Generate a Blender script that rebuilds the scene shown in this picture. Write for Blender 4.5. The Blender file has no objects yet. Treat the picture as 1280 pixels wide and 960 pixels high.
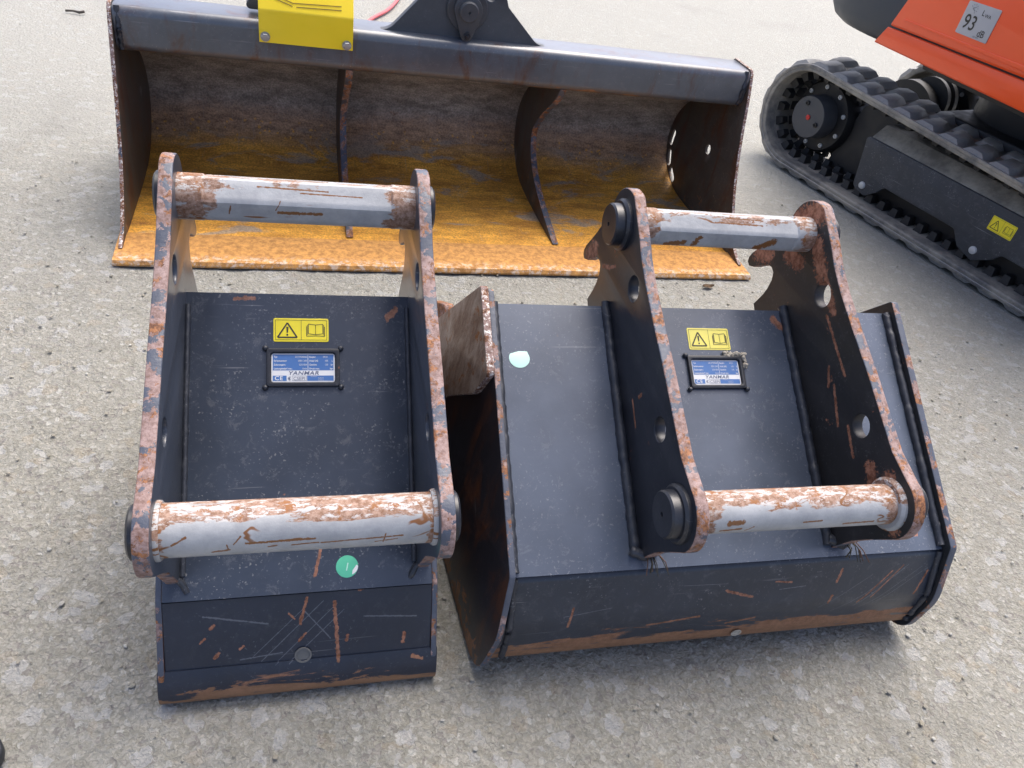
import bpy, bmesh, math, random
import numpy as np
from mathutils import Matrix, Vector
random.seed(4)
rng = np.random.default_rng(7)
R = math.radians
scene = bpy.context.scene
COL = scene.collection

# ------------------------------------------------------------------ camera
PITCH, ROLL, FPX, CAM_H = 0.66322, -0.2053, 970.27, 1.1584
fw = Vector((0, math.cos(PITCH), -math.sin(PITCH)))
up = Vector((0, math.sin(PITCH), math.cos(PITCH)))
rt = Vector((1, 0, 0))
cx = math.cos(ROLL) * rt - math.sin(ROLL) * up
cy = math.sin(ROLL) * rt + math.cos(ROLL) * up
cam_data = bpy.data.cameras.new('camera')
cam = bpy.data.objects.new('camera', cam_data)
COL.objects.link(cam)
m = Matrix((cx, cy, -fw)).transposed().to_4x4()
m.translation = (0, 0, CAM_H)
cam.matrix_world = m
cam_data.sensor_width = 36
cam_data.lens = FPX / 1280 * 36
cam_data.clip_start = 0.02
cam_data.clip_end = 500
scene.camera = cam

# ------------------------------------------------------------------ light
SUN_EL, SUN_AZ = 63, 14          # azimuth from +Y towards +X
world = bpy.data.worlds.new('World')
scene.world = world
world.use_nodes = True
wn = world.node_tree
sky = wn.nodes.new('ShaderNodeTexSky')
sky.sky_type = 'NISHITA'
sky.sun_disc = False
sky.sun_elevation = R(SUN_EL)
sky.sun_rotation = R(SUN_AZ)
sky.air_density = 0.45
sky.dust_density = 4.0
sky.ozone_density = 0.6
bg = wn.nodes['Background']
bg.inputs['Strength'].default_value = 0.15
wn.links.new(sky.outputs[0], bg.inputs['Color'])
sd = bpy.data.lights.new('sun', 'SUN')
sd.energy = 1.05
sd.angle = R(60)
sd.color = (1.0, 0.97, 0.88)
sun = bpy.data.objects.new('sun', sd)
COL.objects.link(sun)
dvec = Vector((math.sin(R(SUN_AZ)) * math.cos(R(SUN_EL)), math.cos(R(SUN_AZ)) * math.cos(R(SUN_EL)), math.sin(R(SUN_EL))))
sun.rotation_euler = dvec.to_track_quat('Z', 'Y').to_euler()
sun.location = (3, 3, 5)
vs = scene.view_settings
vs.view_transform = 'Standard'
vs.look = 'None'
vs.gamma = 1
vs.exposure = 1.45
vs.use_curve_mapping = False

# ------------------------------------------------------------------ node helpers
class G:
    def __init__(s, name):
        s.m = bpy.data.materials.new(name)
        s.m.use_nodes = True
        s.t = s.m.node_tree
        s.b = s.t.nodes['Principled BSDF']
        tc = s.t.nodes.new('ShaderNodeTexCoord')
        s.obj = tc.outputs['Object']
    def put(s, sock, v):
        if isinstance(v, bpy.types.NodeSocket):
            s.t.links.new(v, sock)
        elif isinstance(v, (tuple, list)) and len(v) == 3 and sock.type == 'RGBA':
            sock.default_value = (*v, 1)
        else:
            sock.default_value = v
    def set(s, name, v):
        s.put(s.b.inputs[name], v)
    def math(s, op, a, b=0.0, c=0.0, clamp=False):
        n = s.t.nodes.new('ShaderNodeMath'); n.operation = op; n.use_clamp = clamp
        s.put(n.inputs[0], a); s.put(n.inputs[1], b); s.put(n.inputs[2], c)
        return n.outputs[0]
    def vm(s, op, a, b=None, scale=None):
        n = s.t.nodes.new('ShaderNodeVectorMath'); n.operation = op
        s.put(n.inputs[0], a)
        if b is not None: s.put(n.inputs[1], b)
        if scale is not None: s.put(n.inputs['Scale'], scale)
        return n.outputs['Value'] if op in ('DOT_PRODUCT', 'LENGTH', 'DISTANCE') else n.outputs[0]
    def scale(s, v, sc, off=(0, 0, 0), rot=(0, 0, 0)):
        n = s.t.nodes.new('ShaderNodeMapping')
        s.put(n.inputs['Vector'], v); n.inputs['Scale'].default_value = sc; n.inputs['Location'].default_value = off
        n.inputs['Rotation'].default_value = rot
        return n.outputs[0]
    def noise(s, v, sc, det=4, rough=.55, dist=0, col=False):
        n = s.t.nodes.new('ShaderNodeTexNoise')
        s.put(n.inputs['Vector'], v); n.inputs['Scale'].default_value = sc; n.inputs['Detail'].default_value = det
        n.inputs['Roughness'].default_value = rough; n.inputs['Distortion'].default_value = dist
        return n.outputs['Color' if col else 'Fac']
    def voro(s, v, sc, feat='F1', rnd=1.0, out='Distance'):
        n = s.t.nodes.new('ShaderNodeTexVoronoi'); n.feature = feat
        s.put(n.inputs['Vector'], v); n.inputs['Scale'].default_value = sc; n.inputs['Randomness'].default_value = rnd
        return n.outputs[out]
    def sep(s, v):
        n = s.t.nodes.new('ShaderNodeSeparateXYZ'); s.put(n.inputs[0], v); return n.outputs
    def comb(s, x, y, z):
        n = s.t.nodes.new('ShaderNodeCombineXYZ'); s.put(n.inputs[0], x); s.put(n.inputs[1], y); s.put(n.inputs[2], z); return n.outputs[0]
    def rng(s, v, a, b, c=0.0, d=1.0, smooth=True):
        n = s.t.nodes.new('ShaderNodeMapRange'); n.interpolation_type = 'SMOOTHSTEP' if smooth else 'LINEAR'
        s.put(n.inputs[0], v)
        for i, q in enumerate((a, b, c, d)): s.put(n.inputs[i + 1], q)
        return n.outputs[0]
    def mix(s, f, a, b, mode='MIX'):
        n = s.t.nodes.new('ShaderNodeMix'); n.data_type = 'RGBA'; n.blend_type = mode
        s.put(n.inputs['Factor'], f); s.put(n.inputs['A'], a) if False else None
        s.put(n.inputs[6], a); s.put(n.inputs[7], b)
        return n.outputs[2]
    def ramp(s, f, stops):
        n = s.t.nodes.new('ShaderNodeValToRGB'); s.put(n.inputs[0], f)
        e = n.color_ramp.elements
        while len(e) < len(stops): e.new(.5)
        for k, (p, c) in zip(e, stops): k.position = p; k.color = (*c, 1)
        return n.outputs[0]
    def bump(s, h, dist=.001, strength=1.0, normal=None):
        n = s.t.nodes.new('ShaderNodeBump'); n.inputs['Distance'].default_value = dist; n.inputs['Strength'].default_value = strength
        s.put(n.inputs['Height'], h)
        if normal is not None: s.put(n.inputs['Normal'], normal)
        return n.outputs[0]
    def segs(s, p2, L):
        """mask of short strokes (x1,y1,x2,y2,halfwidth) in the 2-D vector p2, with ragged edges"""
        rag = s.noise(p2, 160, 3, .7)
        acc = None
        for (x1, y1, x2, y2, w) in L:
            ba = Vector((x2 - x1, y2 - y1, 0))
            pa = s.vm('SUBTRACT', p2, (x1, y1, 0))
            h = s.math('DIVIDE', s.vm('DOT_PRODUCT', pa, tuple(ba)), max(ba.length_squared, 1e-9), clamp=True)
            d = s.vm('DISTANCE', pa, s.vm('SCALE', tuple(ba), scale=h))
            d = s.math('ADD', d, s.math('MULTIPLY', s.math('SUBTRACT', rag, .5), w * 3.0))
            k = s.rng(d, w * .75, w * 1.15, 1, 0)
            acc = k if acc is None else s.math('MAXIMUM', acc, k)
        return acc

RUST_D, RUST_O, PRIMER = (.105, .042, .02), (.30, .12, .035), (.34, .17, .115)

def plain(name, col, rough=.5, metal=0.0, var=.15, sc=40, spec=.5):
    g = G(name)
    n = g.noise(g.obj, sc, 4, .6)
    c = g.mix(n, tuple(x * (1 - var) for x in col), tuple(min(1, x * (1 + var)) for x in col))
    g.set('Base Color', c); g.set('Roughness', g.rng(n, .3, .7, max(0, rough - .06), rough + .08)); g.set('Metallic', metal)
    g.set('Specular IOR Level', spec)
    return g.m

def paint(name, base=(.017, .019, .025), rough=.36, dust=.2, chips=.0, zwear=None, strokes=None, plane='xz', streak=None, brown=0.0, dustcol=(.30, .30, .30), coat=0.0, lights=None):
    """old gloss paint: dust, hairline scuffs, primer-coloured chips, stroke-shaped scrapes"""
    g = G(name)
    o = g.obj
    x, y, z = g.sep(o)
    c = g.mix(g.rng(g.noise(o, 9, 4, .6), .3, .7), tuple(b * .86 for b in base), tuple(b * 1.15 for b in base))
    if brown:
        bm = g.rng(g.noise(g.scale(o, (6, 6, 2.2)), 3, 6, .65, .6), .5 - brown * .35, .78 - brown * .35)
        c = g.mix(bm, c, g.mix(g.noise(o, 30, 5), (.035, .014, .009), (.11, .04, .017)))
    # dust films and specks
    d1 = g.rng(g.noise(o, 42, 6, .8, .5), .50, .78)
    d2 = g.rng(g.noise(o, 210, 2, .6), .63, .70)
    d2 = g.math('MULTIPLY', d2, g.rng(g.noise(o, 13, 3, .7), .42, .62))
    f = g.math('ADD', g.math('MULTIPLY', d1, dust * .55), g.math('MULTIPLY', d2, dust * 1.3), clamp=True)
    c = g.mix(f, c, dustcol)
    # hairline scratches in three directions
    sc = None
    for a, k in ((.5, 1.0), (-.9, .8)):
        v = g.scale(o, (6, 6, 260) if plane == 'xz' else (260, 6, 6), rot=(a * .3, a, 0) if plane == 'xz' else (0, a * .5, a))
        q = g.rng(g.noise(v, 1.0, 2, .5), .70, .76)
        q = g.math('MULTIPLY', q, g.rng(g.noise(o, 7 * k, 2), .47, .62))
        sc = q if sc is None else g.math('MAXIMUM', sc, q)
    c = g.mix(g.math('MULTIPLY', sc, min(1, dust * 1.2 + .06)), c, (.32, .32, .33))
    if lights:
        lp = g.comb(x, z, 0.0) if plane == 'xz' else g.comb(y, z, 0.0)
        c = g.mix(g.math('MULTIPLY', g.segs(lp, lights), .26), c, (.30, .32, .36))
    rustc = g.mix(g.rng(g.noise(o, 75, 5, .75), .34, .66), (.13, .045, .02), (.36, .165, .10))
    wear = None
    if chips:
        w1 = g.rng(g.noise(o, 30, 7, .74, .3), .71 - chips * .14, .73 - chips * .14)
        wear = w1
    if zwear:
        z0, z1, amt = zwear
        zz = g.rng(z, z1, z0, 0, 1)
        nz = g.noise(g.scale(o, (7, 30, 34)), 1.0, 7, .7, .5)
        w2 = g.rng(g.math('ADD', nz, g.math('MULTIPLY', zz, amt)), .80, .84)
        wear = w2 if wear is None else g.math('MAXIMUM', wear, w2)
        rustc = g.mix(zz, rustc, g.mix(g.noise(g.scale(o, (12, 60, 60)), 1.0, 5, .7), (.13, .065, .03), (.34, .19, .10)))
    if strokes:
        p2 = g.comb(x, z, 0.0) if plane == 'xz' else (g.comb(y, z, 0.0) if plane == 'yz' else g.comb(x, y, 0.0))
        w3 = g.segs(p2, strokes)
        wear = w3 if wear is None else g.math('MAXIMUM', wear, w3)
    rr = g.rng(f, 0, .3, rough, min(.85, rough + .25))
    if wear is not None:
        c = g.mix(wear, c, rustc)
        rr = g.math('ADD', rr, g.math('MULTIPLY', wear, .35), clamp=True)
    g.set('Base Color', c); g.set('Roughness', rr)
    g.set('Coat Weight', coat); g.set('Coat Roughness', .22)
    h = g.math('ADD', g.math('MULTIPLY', g.noise(o, 240, 3, .6), .25), g.noise(o, 22, 3))
    g.set('Normal', g.bump(h, .0012, .35))
    return g.m

def worn_edge(name, paintamt=.45, rust=.5, white=0.0):
    g = G(name)
    o = g.obj
    n1 = g.rng(g.noise(o, 95, 6, .75), .33, .67)
    c = g.mix(n1, (.15, .085, .068), (.34, .245, .228))
    r = g.rng(g.noise(o, 34, 7, .78, .4), .60 - rust * .2, .635 - rust * .2)
    c = g.mix(r, c, g.mix(g.rng(g.noise(o, 130, 4, .75), .35, .65), (.075, .028, .014), (.33, .14, .055)))
    pm = g.rng(g.noise(g.vm('ADD', o, (3.1, 1.7, .4)), 30, 6, .66, .3), .68 - paintamt * .27, .695 - paintamt * .27)
    c = g.mix(pm, c, g.mix(g.noise(o, 40, 4), (.04, .048, .07), (.085, .10, .135)))
    if white:
        wm = g.rng(g.noise(o, 130, 4, .8), .58 - white * .12, .62 - white * .12)
        c = g.mix(wm, c, (.68, .66, .62))
    g.set('Base Color', c)
    g.set('Roughness', g.rng(pm, 0, 1, .72, .42))
    g.set('Normal', g.bump(g.noise(o, 110, 4, .7), .002, .5))
    return g.m

def pin_mat(name, axis_top, ends, length, facet=False, seed=0.0, strokes=None, band=(.012, .024)):
    """grey coated pin; object x runs along the pin, rust on the rubbed side and at the ends"""
    g = G(name)
    o = g.obj
    x, y, z = g.sep(o)
    ov = g.vm('ADD', o, (seed, seed * .7, 0))
    t = g.math('ADD', g.math('MULTIPLY', y, axis_top[0]), g.math('MULTIPLY', z, axis_top[1]))   # along the rubbed direction
    side = g.rng(t, band[0], band[1])
    endm = g.rng(g.math('ABSOLUTE', x), length * .5 - ends, length * .5 - ends * .35)
    nn = g.noise(g.scale(ov, (9, 30, 30)), 1.0, 7, .72, .3)
    fine = g.noise(ov, 140, 5, .75)
    body = g.mix(g.rng(g.noise(ov, 22, 5, .7), .3, .7), (.30, .31, .32), (.41, .42, .425))
    k = .27 if not facet else .17
    w = g.math('ADD', nn, g.math('ADD', g.math('MULTIPLY', side, k), g.math('MULTIPLY', endm, .26)))
    mask = g.rng(w, .70, .735)
    rc = g.mix(g.rng(fine, .3, .7), (.15, .068, .034), (.38, .26, .20))
    white = g.math('MULTIPLY', g.rng(g.noise(g.scale(ov, (40, 110, 110)), 1.0, 5, .8), .52, .57), side)
    rc = g.mix(white, rc, (.47, .46, .45))
    rc = g.mix(g.rng(g.noise(ov, 34, 5, .75), .56, .62), rc, (.24, .10, .035))
    c = g.mix(mask, body, rc)
    # cracked lines and runs of rust on the coat
    ln = g.math('ABSOLUTE', g.math('SUBTRACT', g.noise(g.scale(ov, (5, 12, 12)), 1.0, 3, .5, .6), .5))
    lm = g.math('MULTIPLY', g.rng(ln, .004, .010, 1, 0), g.rng(g.noise(ov, 12, 2), .53, .6))
    dash = g.rng(g.noise(g.scale(ov, (14, 150, 150)), 1.0, 2, .5), .71, .74)
    lm = g.math('MAXIMUM', lm, g.math('MULTIPLY', dash, g.rng(g.noise(ov, 9, 2), .5, .58)))
    if strokes: lm = g.math('MAXIMUM', lm, g.segs(g.comb(x, z, 0.0), strokes))
    c = g.mix(lm, c, (.20, .085, .03))
    g.set('Base Color', c)
    g.set('Roughness', g.rng(mask, 0, 1, .42, .75))
    g.set('Normal', g.bump(fine, .0012, .4))
    return g.m

def ditch_mat(name):
    """scoured inside of the ditching bucket: dark steel above, rust-orange floor"""
    g = G(name)
    o = g.obj
    x, y, z = g.sep(o)
    nl = g.noise(g.scale(o, (1.6, 5, 5)), 1.0, 6, .65, .4)
    zz = g.math('ADD', z, g.math('MULTIPLY', g.math('SUBTRACT', nl, .5), .11))
    steel = g.mix(g.rng(g.noise(g.scale(o, (13, 22, 28)), 1.0, 6, .78), .3, .72), (.17, .16, .148), (.44, .42, .39))
    brown = g.mix(g.rng(g.noise(g.scale(o, (18, 40, 60)), 1.0, 6, .75), .3, .7), (.24, .145, .085), (.58, .37, .21))
    orange = g.mix(g.rng(g.noise(g.scale(o, (7, 26, 26)), 1.0, 7, .75), .3, .7), (.42, .185, .032), (.92, .46, .065))
    c = g.mix(g.rng(zz, .19, .10), steel, brown)
    c = g.mix(g.rng(zz, .085, .035), c, orange)
    speck = g.rng(g.voro(g.vm('ADD', o, g.vm('SCALE', g.noise(o, 60, 2, col=True), scale=.012)), 42), .16, .24, 1, 0)
    speck = g.math('MULTIPLY', speck, g.math('MULTIPLY', g.rng(zz, .0, .03), g.rng(zz, .125, .08)))
    c = g.mix(g.math('MULTIPLY', speck, .85), c, (.82, .43, .07))
    flake = g.rng(g.noise(o, 26, 7, .75), .60, .66)
    flake = g.math('MULTIPLY', flake, g.rng(zz, .24, .15))
    c = g.mix(g.math('MULTIPLY', flake, .55), c, (.26, .11, .05))
    bare = g.math('MULTIPLY', g.rng(g.noise(g.scale(o, (4, 9, 9)), 1.0, 6, .68, .6), .53, .62), g.rng(zz, .12, .05))
    c = g.mix(g.math('MULTIPLY', bare, .72), c, (.30, .285, .25))
    pit = g.rng(g.noise(o, 190, 3, .75), .36, .62, .62, 1.12)
    c = g.mix(1.0, c, g.comb(pit, pit, pit), 'MULTIPLY')
    scr = g.rng(g.noise(g.scale(o, (160, 7, 7)), 1.0, 2, .6), .66, .72)
    c = g.mix(g.math('MULTIPLY', scr, .22), c, (.40, .37, .33))
    g.set('Base Color', c); g.set('Roughness', g.rng(nl, .3, .7, .48, .72))
    g.set('Normal', g.bump(g.noise(o, 130, 5, .7), .002, .4))
    return g.m

def blade_mat(name):
    g = G(name)
    o = g.obj
    n = g.noise(o, 55, 6, .75)
    c = g.mix(g.rng(n, .32, .68), (.30, .14, .04), (.62, .31, .08))
    y = g.sep(o)[1]
    fr = g.rng(y, .05, .015)
    w = g.math('MULTIPLY', g.rng(g.noise(o, 60, 6, .8), .48, .60), fr)
    c = g.mix(g.math('MULTIPLY', w, .75), c, (.60, .53, .45))
    g.set('Base Color', c); g.set('Roughness', .78)
    g.set('Normal', g.bump(g.noise(o, 90, 5, .75), .002, .5))
    return g.m

# ------------------------------------------------------------------ mesh helpers
def rp(pts, seg=6):
    """polygon with per-corner fillets: (x, y[, r])"""
    out = []
    n = len(pts)
    for i in range(n):
        p = pts[i]
        r = p[2] if len(p) > 2 else 0
        P = Vector(p[:2])
        if r <= 0:
            out.append(tuple(P)); continue
        a = (Vector(pts[i - 1][:2]) - P); b = (Vector(pts[(i + 1) % n][:2]) - P)
        la, lb = a.length, b.length
        a.normalize(); b.normalize()
        ang = a.angle(b)
        t = min(r / math.tan(ang / 2), la * .49, lb * .49)
        r2 = t * math.tan(ang / 2)
        cdir = (a + b).normalized()
        c = P + cdir * (r2 / math.sin(ang / 2))
        s, e = P + a * t - c, P + b * t - c
        a0 = math.atan2(s.y, s.x); a1 = math.atan2(e.y, e.x)
        d = (a1 - a0 + math.pi) % (2 * math.pi) - math.pi
        for k in range(seg + 1):
            q = a0 + d * k / seg
            out.append((c.x + r2 * math.cos(q), c.y + r2 * math.sin(q)))
    return out

def circ(x, y, r, n=28, sx=1, sy=1):
    return [(x + r * sx * math.cos(2 * math.pi * k / n), y + r * sy * math.sin(2 * math.pi * k / n)) for k in range(n)]

def smooth(me, ang=28):
    me.shade_smooth()
    me.set_sharp_from_angle(angle=R(ang))

def link(name, me, parent=None, mats=(), loc=None, mat=None):
    for q in mats: me.materials.append(q)
    o = bpy.data.objects.new(name, me)
    COL.objects.link(o)
    if parent is not None: o.parent = parent
    if mat is not None: o.matrix_local = mat
    elif loc is not None: o.location = loc
    return o

MAPS = {'vz': lambda a: np.stack([a[:, 2], a[:, 0], a[:, 1]], 1),
        'uz': lambda a: np.stack([a[:, 0], -a[:, 2], a[:, 1]], 1),
        'uv': lambda a: a}

def prism_mesh(outline, lo, hi, plane='vz', holes=(), bevel=.0015, res=2, ang=28):
    cu = bpy.data.curves.new('tmp', 'CURVE')
    cu.dimensions = '2D'; cu.fill_mode = 'BOTH'
    for poly in [outline] + list(holes):
        sp = cu.splines.new('POLY'); sp.points.add(len(poly) - 1)
        for q, w in zip(sp.points, poly): q.co = (w[0], w[1], 0, 1)
        sp.use_cyclic_u = True
    t = abs(hi - lo) / 2
    bevel = min(bevel, t * .45)
    cu.extrude = t - bevel; cu.bevel_depth = bevel; cu.bevel_resolution = res; cu.offset = -bevel
    ob = bpy.data.objects.new('tmp', cu)
    me = bpy.data.meshes.new_from_object(ob)
    bpy.data.objects.remove(ob); bpy.data.curves.remove(cu)
    n = len(me.vertices)
    a = np.empty(n * 3, np.float32); me.vertices.foreach_get('co', a); a = a.reshape(-1, 3)
    mid = (lo + hi) / 2
    a[:, 2] += mid if plane != 'uz' else -mid
    a = MAPS[plane](a).astype(np.float32)
    me.vertices.foreach_set('co', np.ascontiguousarray(a).ravel())
    me.update()
    ax = {'vz': 0, 'uz': 1, 'uv': 2}[plane]
    idx = [0 if abs(p.normal[ax]) > .9 else 1 for p in me.polygons]
    me.materials.clear()
    for hole in holes:
        hc = Vector((sum(q[0] for q in hole) / len(hole), sum(q[1] for q in hole) / len(hole)))
        hr = max((Vector(q) - hc).length for q in hole) + .006
        for i, pl in enumerate(me.polygons):
            c_ = pl.center; q = {'vz': (c_.y, c_.z), 'uz': (c_.x, c_.z), 'uv': (c_.x, c_.y)}[plane]
            if len(hole) < 40 and (Vector(q) - hc).length < hr: idx[i] = 0
    me.polygons.foreach_set('material_index', idx)
    # weld the duplicate rims so that smooth shading works
    bm = bmesh.new(); bm.from_mesh(me); bmesh.ops.remove_doubles(bm, verts=bm.verts, dist=1e-5); bm.to_mesh(me); bm.free()
    smooth(me, ang)
    return me

def prism(name, outline, lo, hi, parent, mats, plane='vz', holes=(), bevel=.0015, res=2, ang=28, loc=None, mat=None):
    if len(mats) == 1: mats = (mats[0], mats[0])
    return link(name, prism_mesh(outline, lo, hi, plane, holes, bevel, res, ang), parent, mats, loc, mat)

def from_bm(fn, ang=30):
    bm = bmesh.new(); fn(bm); bmesh.ops.recalc_face_normals(bm, faces=bm.faces)
    me = bpy.data.meshes.new('m'); bm.to_mesh(me); bm.free(); smooth(me, ang); return me

def lathe(prof, n=32, axis='x', ang=30):
    """prof = [(pos, radius)], closed at both ends"""
    def f(bm):
        rings = []
        for (p, r) in prof:
            if r < 1e-6:
                rings.append([bm.verts.new((p, 0, 0))])
            else:
                rings.append([bm.verts.new((p, r * math.cos(2 * math.pi * k / n), r * math.sin(2 * math.pi * k / n))) for k in range(n)])
        for a, b in zip(rings, rings[1:]):
            for k in range(n):
                q = (k + 1) % n
                vs_ = []
                for v in ((a[k % len(a)], a[q % len(a)], b[q % len(b)], b[k % len(b)])):
                    if v not in vs_: vs_.append(v)
                if len(vs_) > 2: bm.faces.new(vs_)
        if axis == 'y':
            bmesh.ops.rotate(bm, verts=bm.verts, cent=(0, 0, 0), matrix=Matrix.Rotation(R(90), 3, 'Z'))
        if axis == 'z':
            bmesh.ops.rotate(bm, verts=bm.verts, cent=(0, 0, 0), matrix=Matrix.Rotation(R(-90), 3, 'Y'))
    return from_bm(f, ang)

def tube(path, rad, n=10, jitter=0.0, ang=60, flat=1.0):
    P = [Vector(p) for p in path]
    def f(bm):
        rings = []
        for i, p in enumerate(P):
            d = (P[min(i + 1, len(P) - 1)] - P[max(i - 1, 0)]).normalized()
            a = d.cross(Vector((0, 0, 1)));
            if a.length < .1: a = d.cross(Vector((1, 0, 0)))
            a.normalize(); b = d.cross(a)
            r = rad * (1 + random.uniform(-jitter, jitter))
            rings.append([bm.verts.new(p + a * r * math.cos(2 * math.pi * k / n) + b * r * flat * math.sin(2 * math.pi * k / n)) for k in range(n)])
        for a, b in zip(rings, rings[1:]):
            for k in range(n): bm.faces.new((a[k], a[(k + 1) % n], b[(k + 1) % n], b[k]))
        bm.faces.new(rings[0]); bm.faces.new(rings[-1])
    return from_bm(f, ang)

def sheet(polys):
    """flat print: list of polygons (x, y), z=0"""
    me = bpy.data.meshes.new('print')
    v, fc = [], []
    for p in polys:
        fc.append(list(range(len(v), len(v) + len(p)))); v += [(a[0], a[1], a[2] if len(a) > 2 else 0) for a in p]
    me.from_pydata(v, [], fc); me.update(); return me

def rect(x0, y0, x1, y1): return [(x0, y0), (x1, y0), (x1, y1), (x0, y1)]
def stroke(x0, y0, x1, y1, w):
    d = Vector((x1 - x0, y1 - y0)).normalized(); nx, ny = -d.y * w / 2, d.x * w / 2
    return [(x0 + nx, y0 + ny), (x0 - nx, y0 - ny), (x1 - nx, y1 - ny), (x1 + nx, y1 + ny)]

def text_polys(items):
    """items: (string, x, y, height, opts) -> one mesh"""
    bmo = bmesh.new()
    for it in items:
        s, x, y, h = it[:4]
        op = it[4] if len(it) > 4 else {}
        cu = bpy.data.curves.new('t', 'FONT'); cu.body = s; cu.size = h * 1.4; cu.align_x = op.get('al', 'LEFT')
        cu.shear = op.get('shear', 0); cu.offset = op.get('bold', 0) * h; cu.resolution_u = 3; cu.space_character = op.get('sp', 1)
        ob = bpy.data.objects.new('t', cu); me = bpy.data.meshes.new_from_object(ob)
        sx = op.get('sx', 1)
        for v in me.vertices: v.co = (v.co.x * sx + x, v.co.y + y, 0)
        bmo.from_mesh(me)
        bpy.data.objects.remove(ob); bpy.data.curves.remove(cu); bpy.data.meshes.remove(me)
    me = bpy.data.meshes.new('lettering'); bmo.to_mesh(me); bmo.free()
    return me

def thing(name, label, cat, loc=(0, 0, 0), rz=0, group=None):
    o = bpy.data.objects.new(name, None); COL.objects.link(o)
    o.empty_display_size = .1
    o.location = loc; o.rotation_euler = (0, 0, rz)
    o['label'] = label; o['category'] = cat
    if group: o['group'] = group
    return o
def tag(o, label, cat, group=None):
    o['label'] = label; o['category'] = cat
    if group: o['group'] = group
    return o

# ------------------------------------------------------------------ ground
def ground_mat():
    g = G('worn_concrete')
    o = g.obj
    warp = g.vm('ADD', o, g.vm('SCALE', g.noise(o, 90, 1, .7, col=True), scale=.014))
    flat = g.scale(warp, (1, 1, 0))
    cell = g.voro(flat, 118, out='Color')
    cd = g.voro(flat, 118)
    fine = g.voro(flat, 300, out='Color')
    big = g.voro(g.scale(warp, (1, 1, 0)), 46, out='Color')
    r1 = g.sep(cell)[0]; r2 = g.sep(fine)[1]; r3 = g.sep(big)[0]
    base = g.mix(g.noise(o, 2.1, 5, .6), (.178, .173, .143), (.255, .250, .213))
    c = g.mix(g.rng(r1, .2, .95, 0, .5), base, (.295, .297, .275))
    c = g.mix(g.math('MULTIPLY', g.rng(r1, .95, .97), .45), c, (.43, .435, .41))
    c = g.mix(g.math('MULTIPLY', g.rng(r1, .10, .06), .7), c, (.17, .16, .15))
    c = g.mix(g.math('MULTIPLY', g.rng(r3, .90, .93), .5), c, (.36, .37, .375))
    c = g.mix(g.math('MULTIPLY', g.rng(r3, .05, .035), .3), c, (.27, .22, .15))
    c = g.mix(g.math('MULTIPLY', g.rng(r2, .1, .9), .32), c, g.mix(r2, (.14, .125, .10), (.47, .45, .41)))
    pit = g.rng(g.noise(o, 95, 5, .7, .6), .42, .30)
    c = g.mix(g.math('MULTIPLY', pit, .38), c, (.12, .112, .094))
    moss = g.rng(g.noise(o, 4.6, 5, .7), .62, .74)
    c = g.mix(g.math('MULTIPLY', moss, .34), c, (.29, .235, .125))
    stain = g.rng(g.noise(g.vm('ADD', o, (4.2, 1.1, 0)), 1.3, 5, .6), .56, .72)
    c = g.mix(g.math('MULTIPLY', stain, .45), c, (.135, .130, .112))
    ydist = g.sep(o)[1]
    c = g.mix(g.rng(ydist, .9, 3.6, 0, .55), c, (.40, .403, .372))  # far concrete paler, with backlit glare put into its colour
    g.set('Base Color', c)
    g.set('Roughness', g.rng(r1, 0, 1, .62, .9))
    g.set('Specular IOR Level', .25)
    h = g.math('ADD', g.math('MULTIPLY', g.noise(warp, 62, 4, .74, .6), 1.7), g.math('MULTIPLY', cd, .7))
    h = g.math('ADD', h, g.math('MULTIPLY', g.noise(o, 240, 3, .7), .5))
    g.set('Normal', g.bump(h, .0062, .8))
    return g.m

def axis_coords(a, b, step, far):
    c = list(np.arange(a, b, step))
    s, q = step, c[-1]
    while q < far: s *= 1.22; q += s; c.append(q)
    s, q = step, c[0]
    pre = []
    while q > -far: s *= 1.22; q -= s; pre.append(q)
    return np.array(pre[::-1] + c)
gx = axis_coords(-1.7, 2.3, .0105, 160); gy = axis_coords(.1, 3.2, .0105, 160)
X, Y = np.meshgrid(gx, gy)
def vnoise(X, Y, f, seed):
    r = np.random.default_rng(seed).random((256, 256))
    x, y = X * f, Y * f
    xi, yi = np.floor(x).astype(int), np.floor(y).astype(int)
    fx, fy = x - xi, y - yi
    fx = fx * fx * (3 - 2 * fx); fy = fy * fy * (3 - 2 * fy)
    a = r[yi % 256, xi % 256]; b = r[yi % 256, (xi + 1) % 256]; c = r[(yi + 1) % 256, xi % 256]; d = r[(yi + 1) % 256, (xi + 1) % 256]
    return (a * (1 - fx) + b * fx) * (1 - fy) + (c * (1 - fx) + d * fx) * fy - 1.0
inner = ((X > -1.7) & (X < 2.3) & (Y > .1) & (Y < 3.2))
Z = np.where(inner, .0030 * vnoise(X, Y, 9, 1) + .0030 * vnoise(X, Y, 31, 2) + .0032 * vnoise(X, Y, 67, 3), -.004)
me = bpy.data.meshes.new('ground')
ny, nx = X.shape
I = np.arange(nx * ny).reshape(ny, nx)
F = np.stack([I[:-1, :-1], I[:-1, 1:], I[1:, 1:], I[1:, :-1]], -1).reshape(-1, 4)
me.vertices.add(nx * ny); me.vertices.foreach_set('co', np.stack([X, Y, Z], -1).astype(np.float32).ravel())
me.loops.add(F.size); me.loops.foreach_set('vertex_index', F.ravel().astype(np.int32))
me.polygons.add(len(F)); me.polygons.foreach_set('loop_start', np.arange(0, F.size, 4, dtype=np.int32))
me.update(calc_edges=True); me.shade_smooth()
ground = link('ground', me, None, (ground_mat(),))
ground['kind'] = 'structure'
ground['label'] = 'worn pale concrete yard with exposed aggregate'

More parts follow.
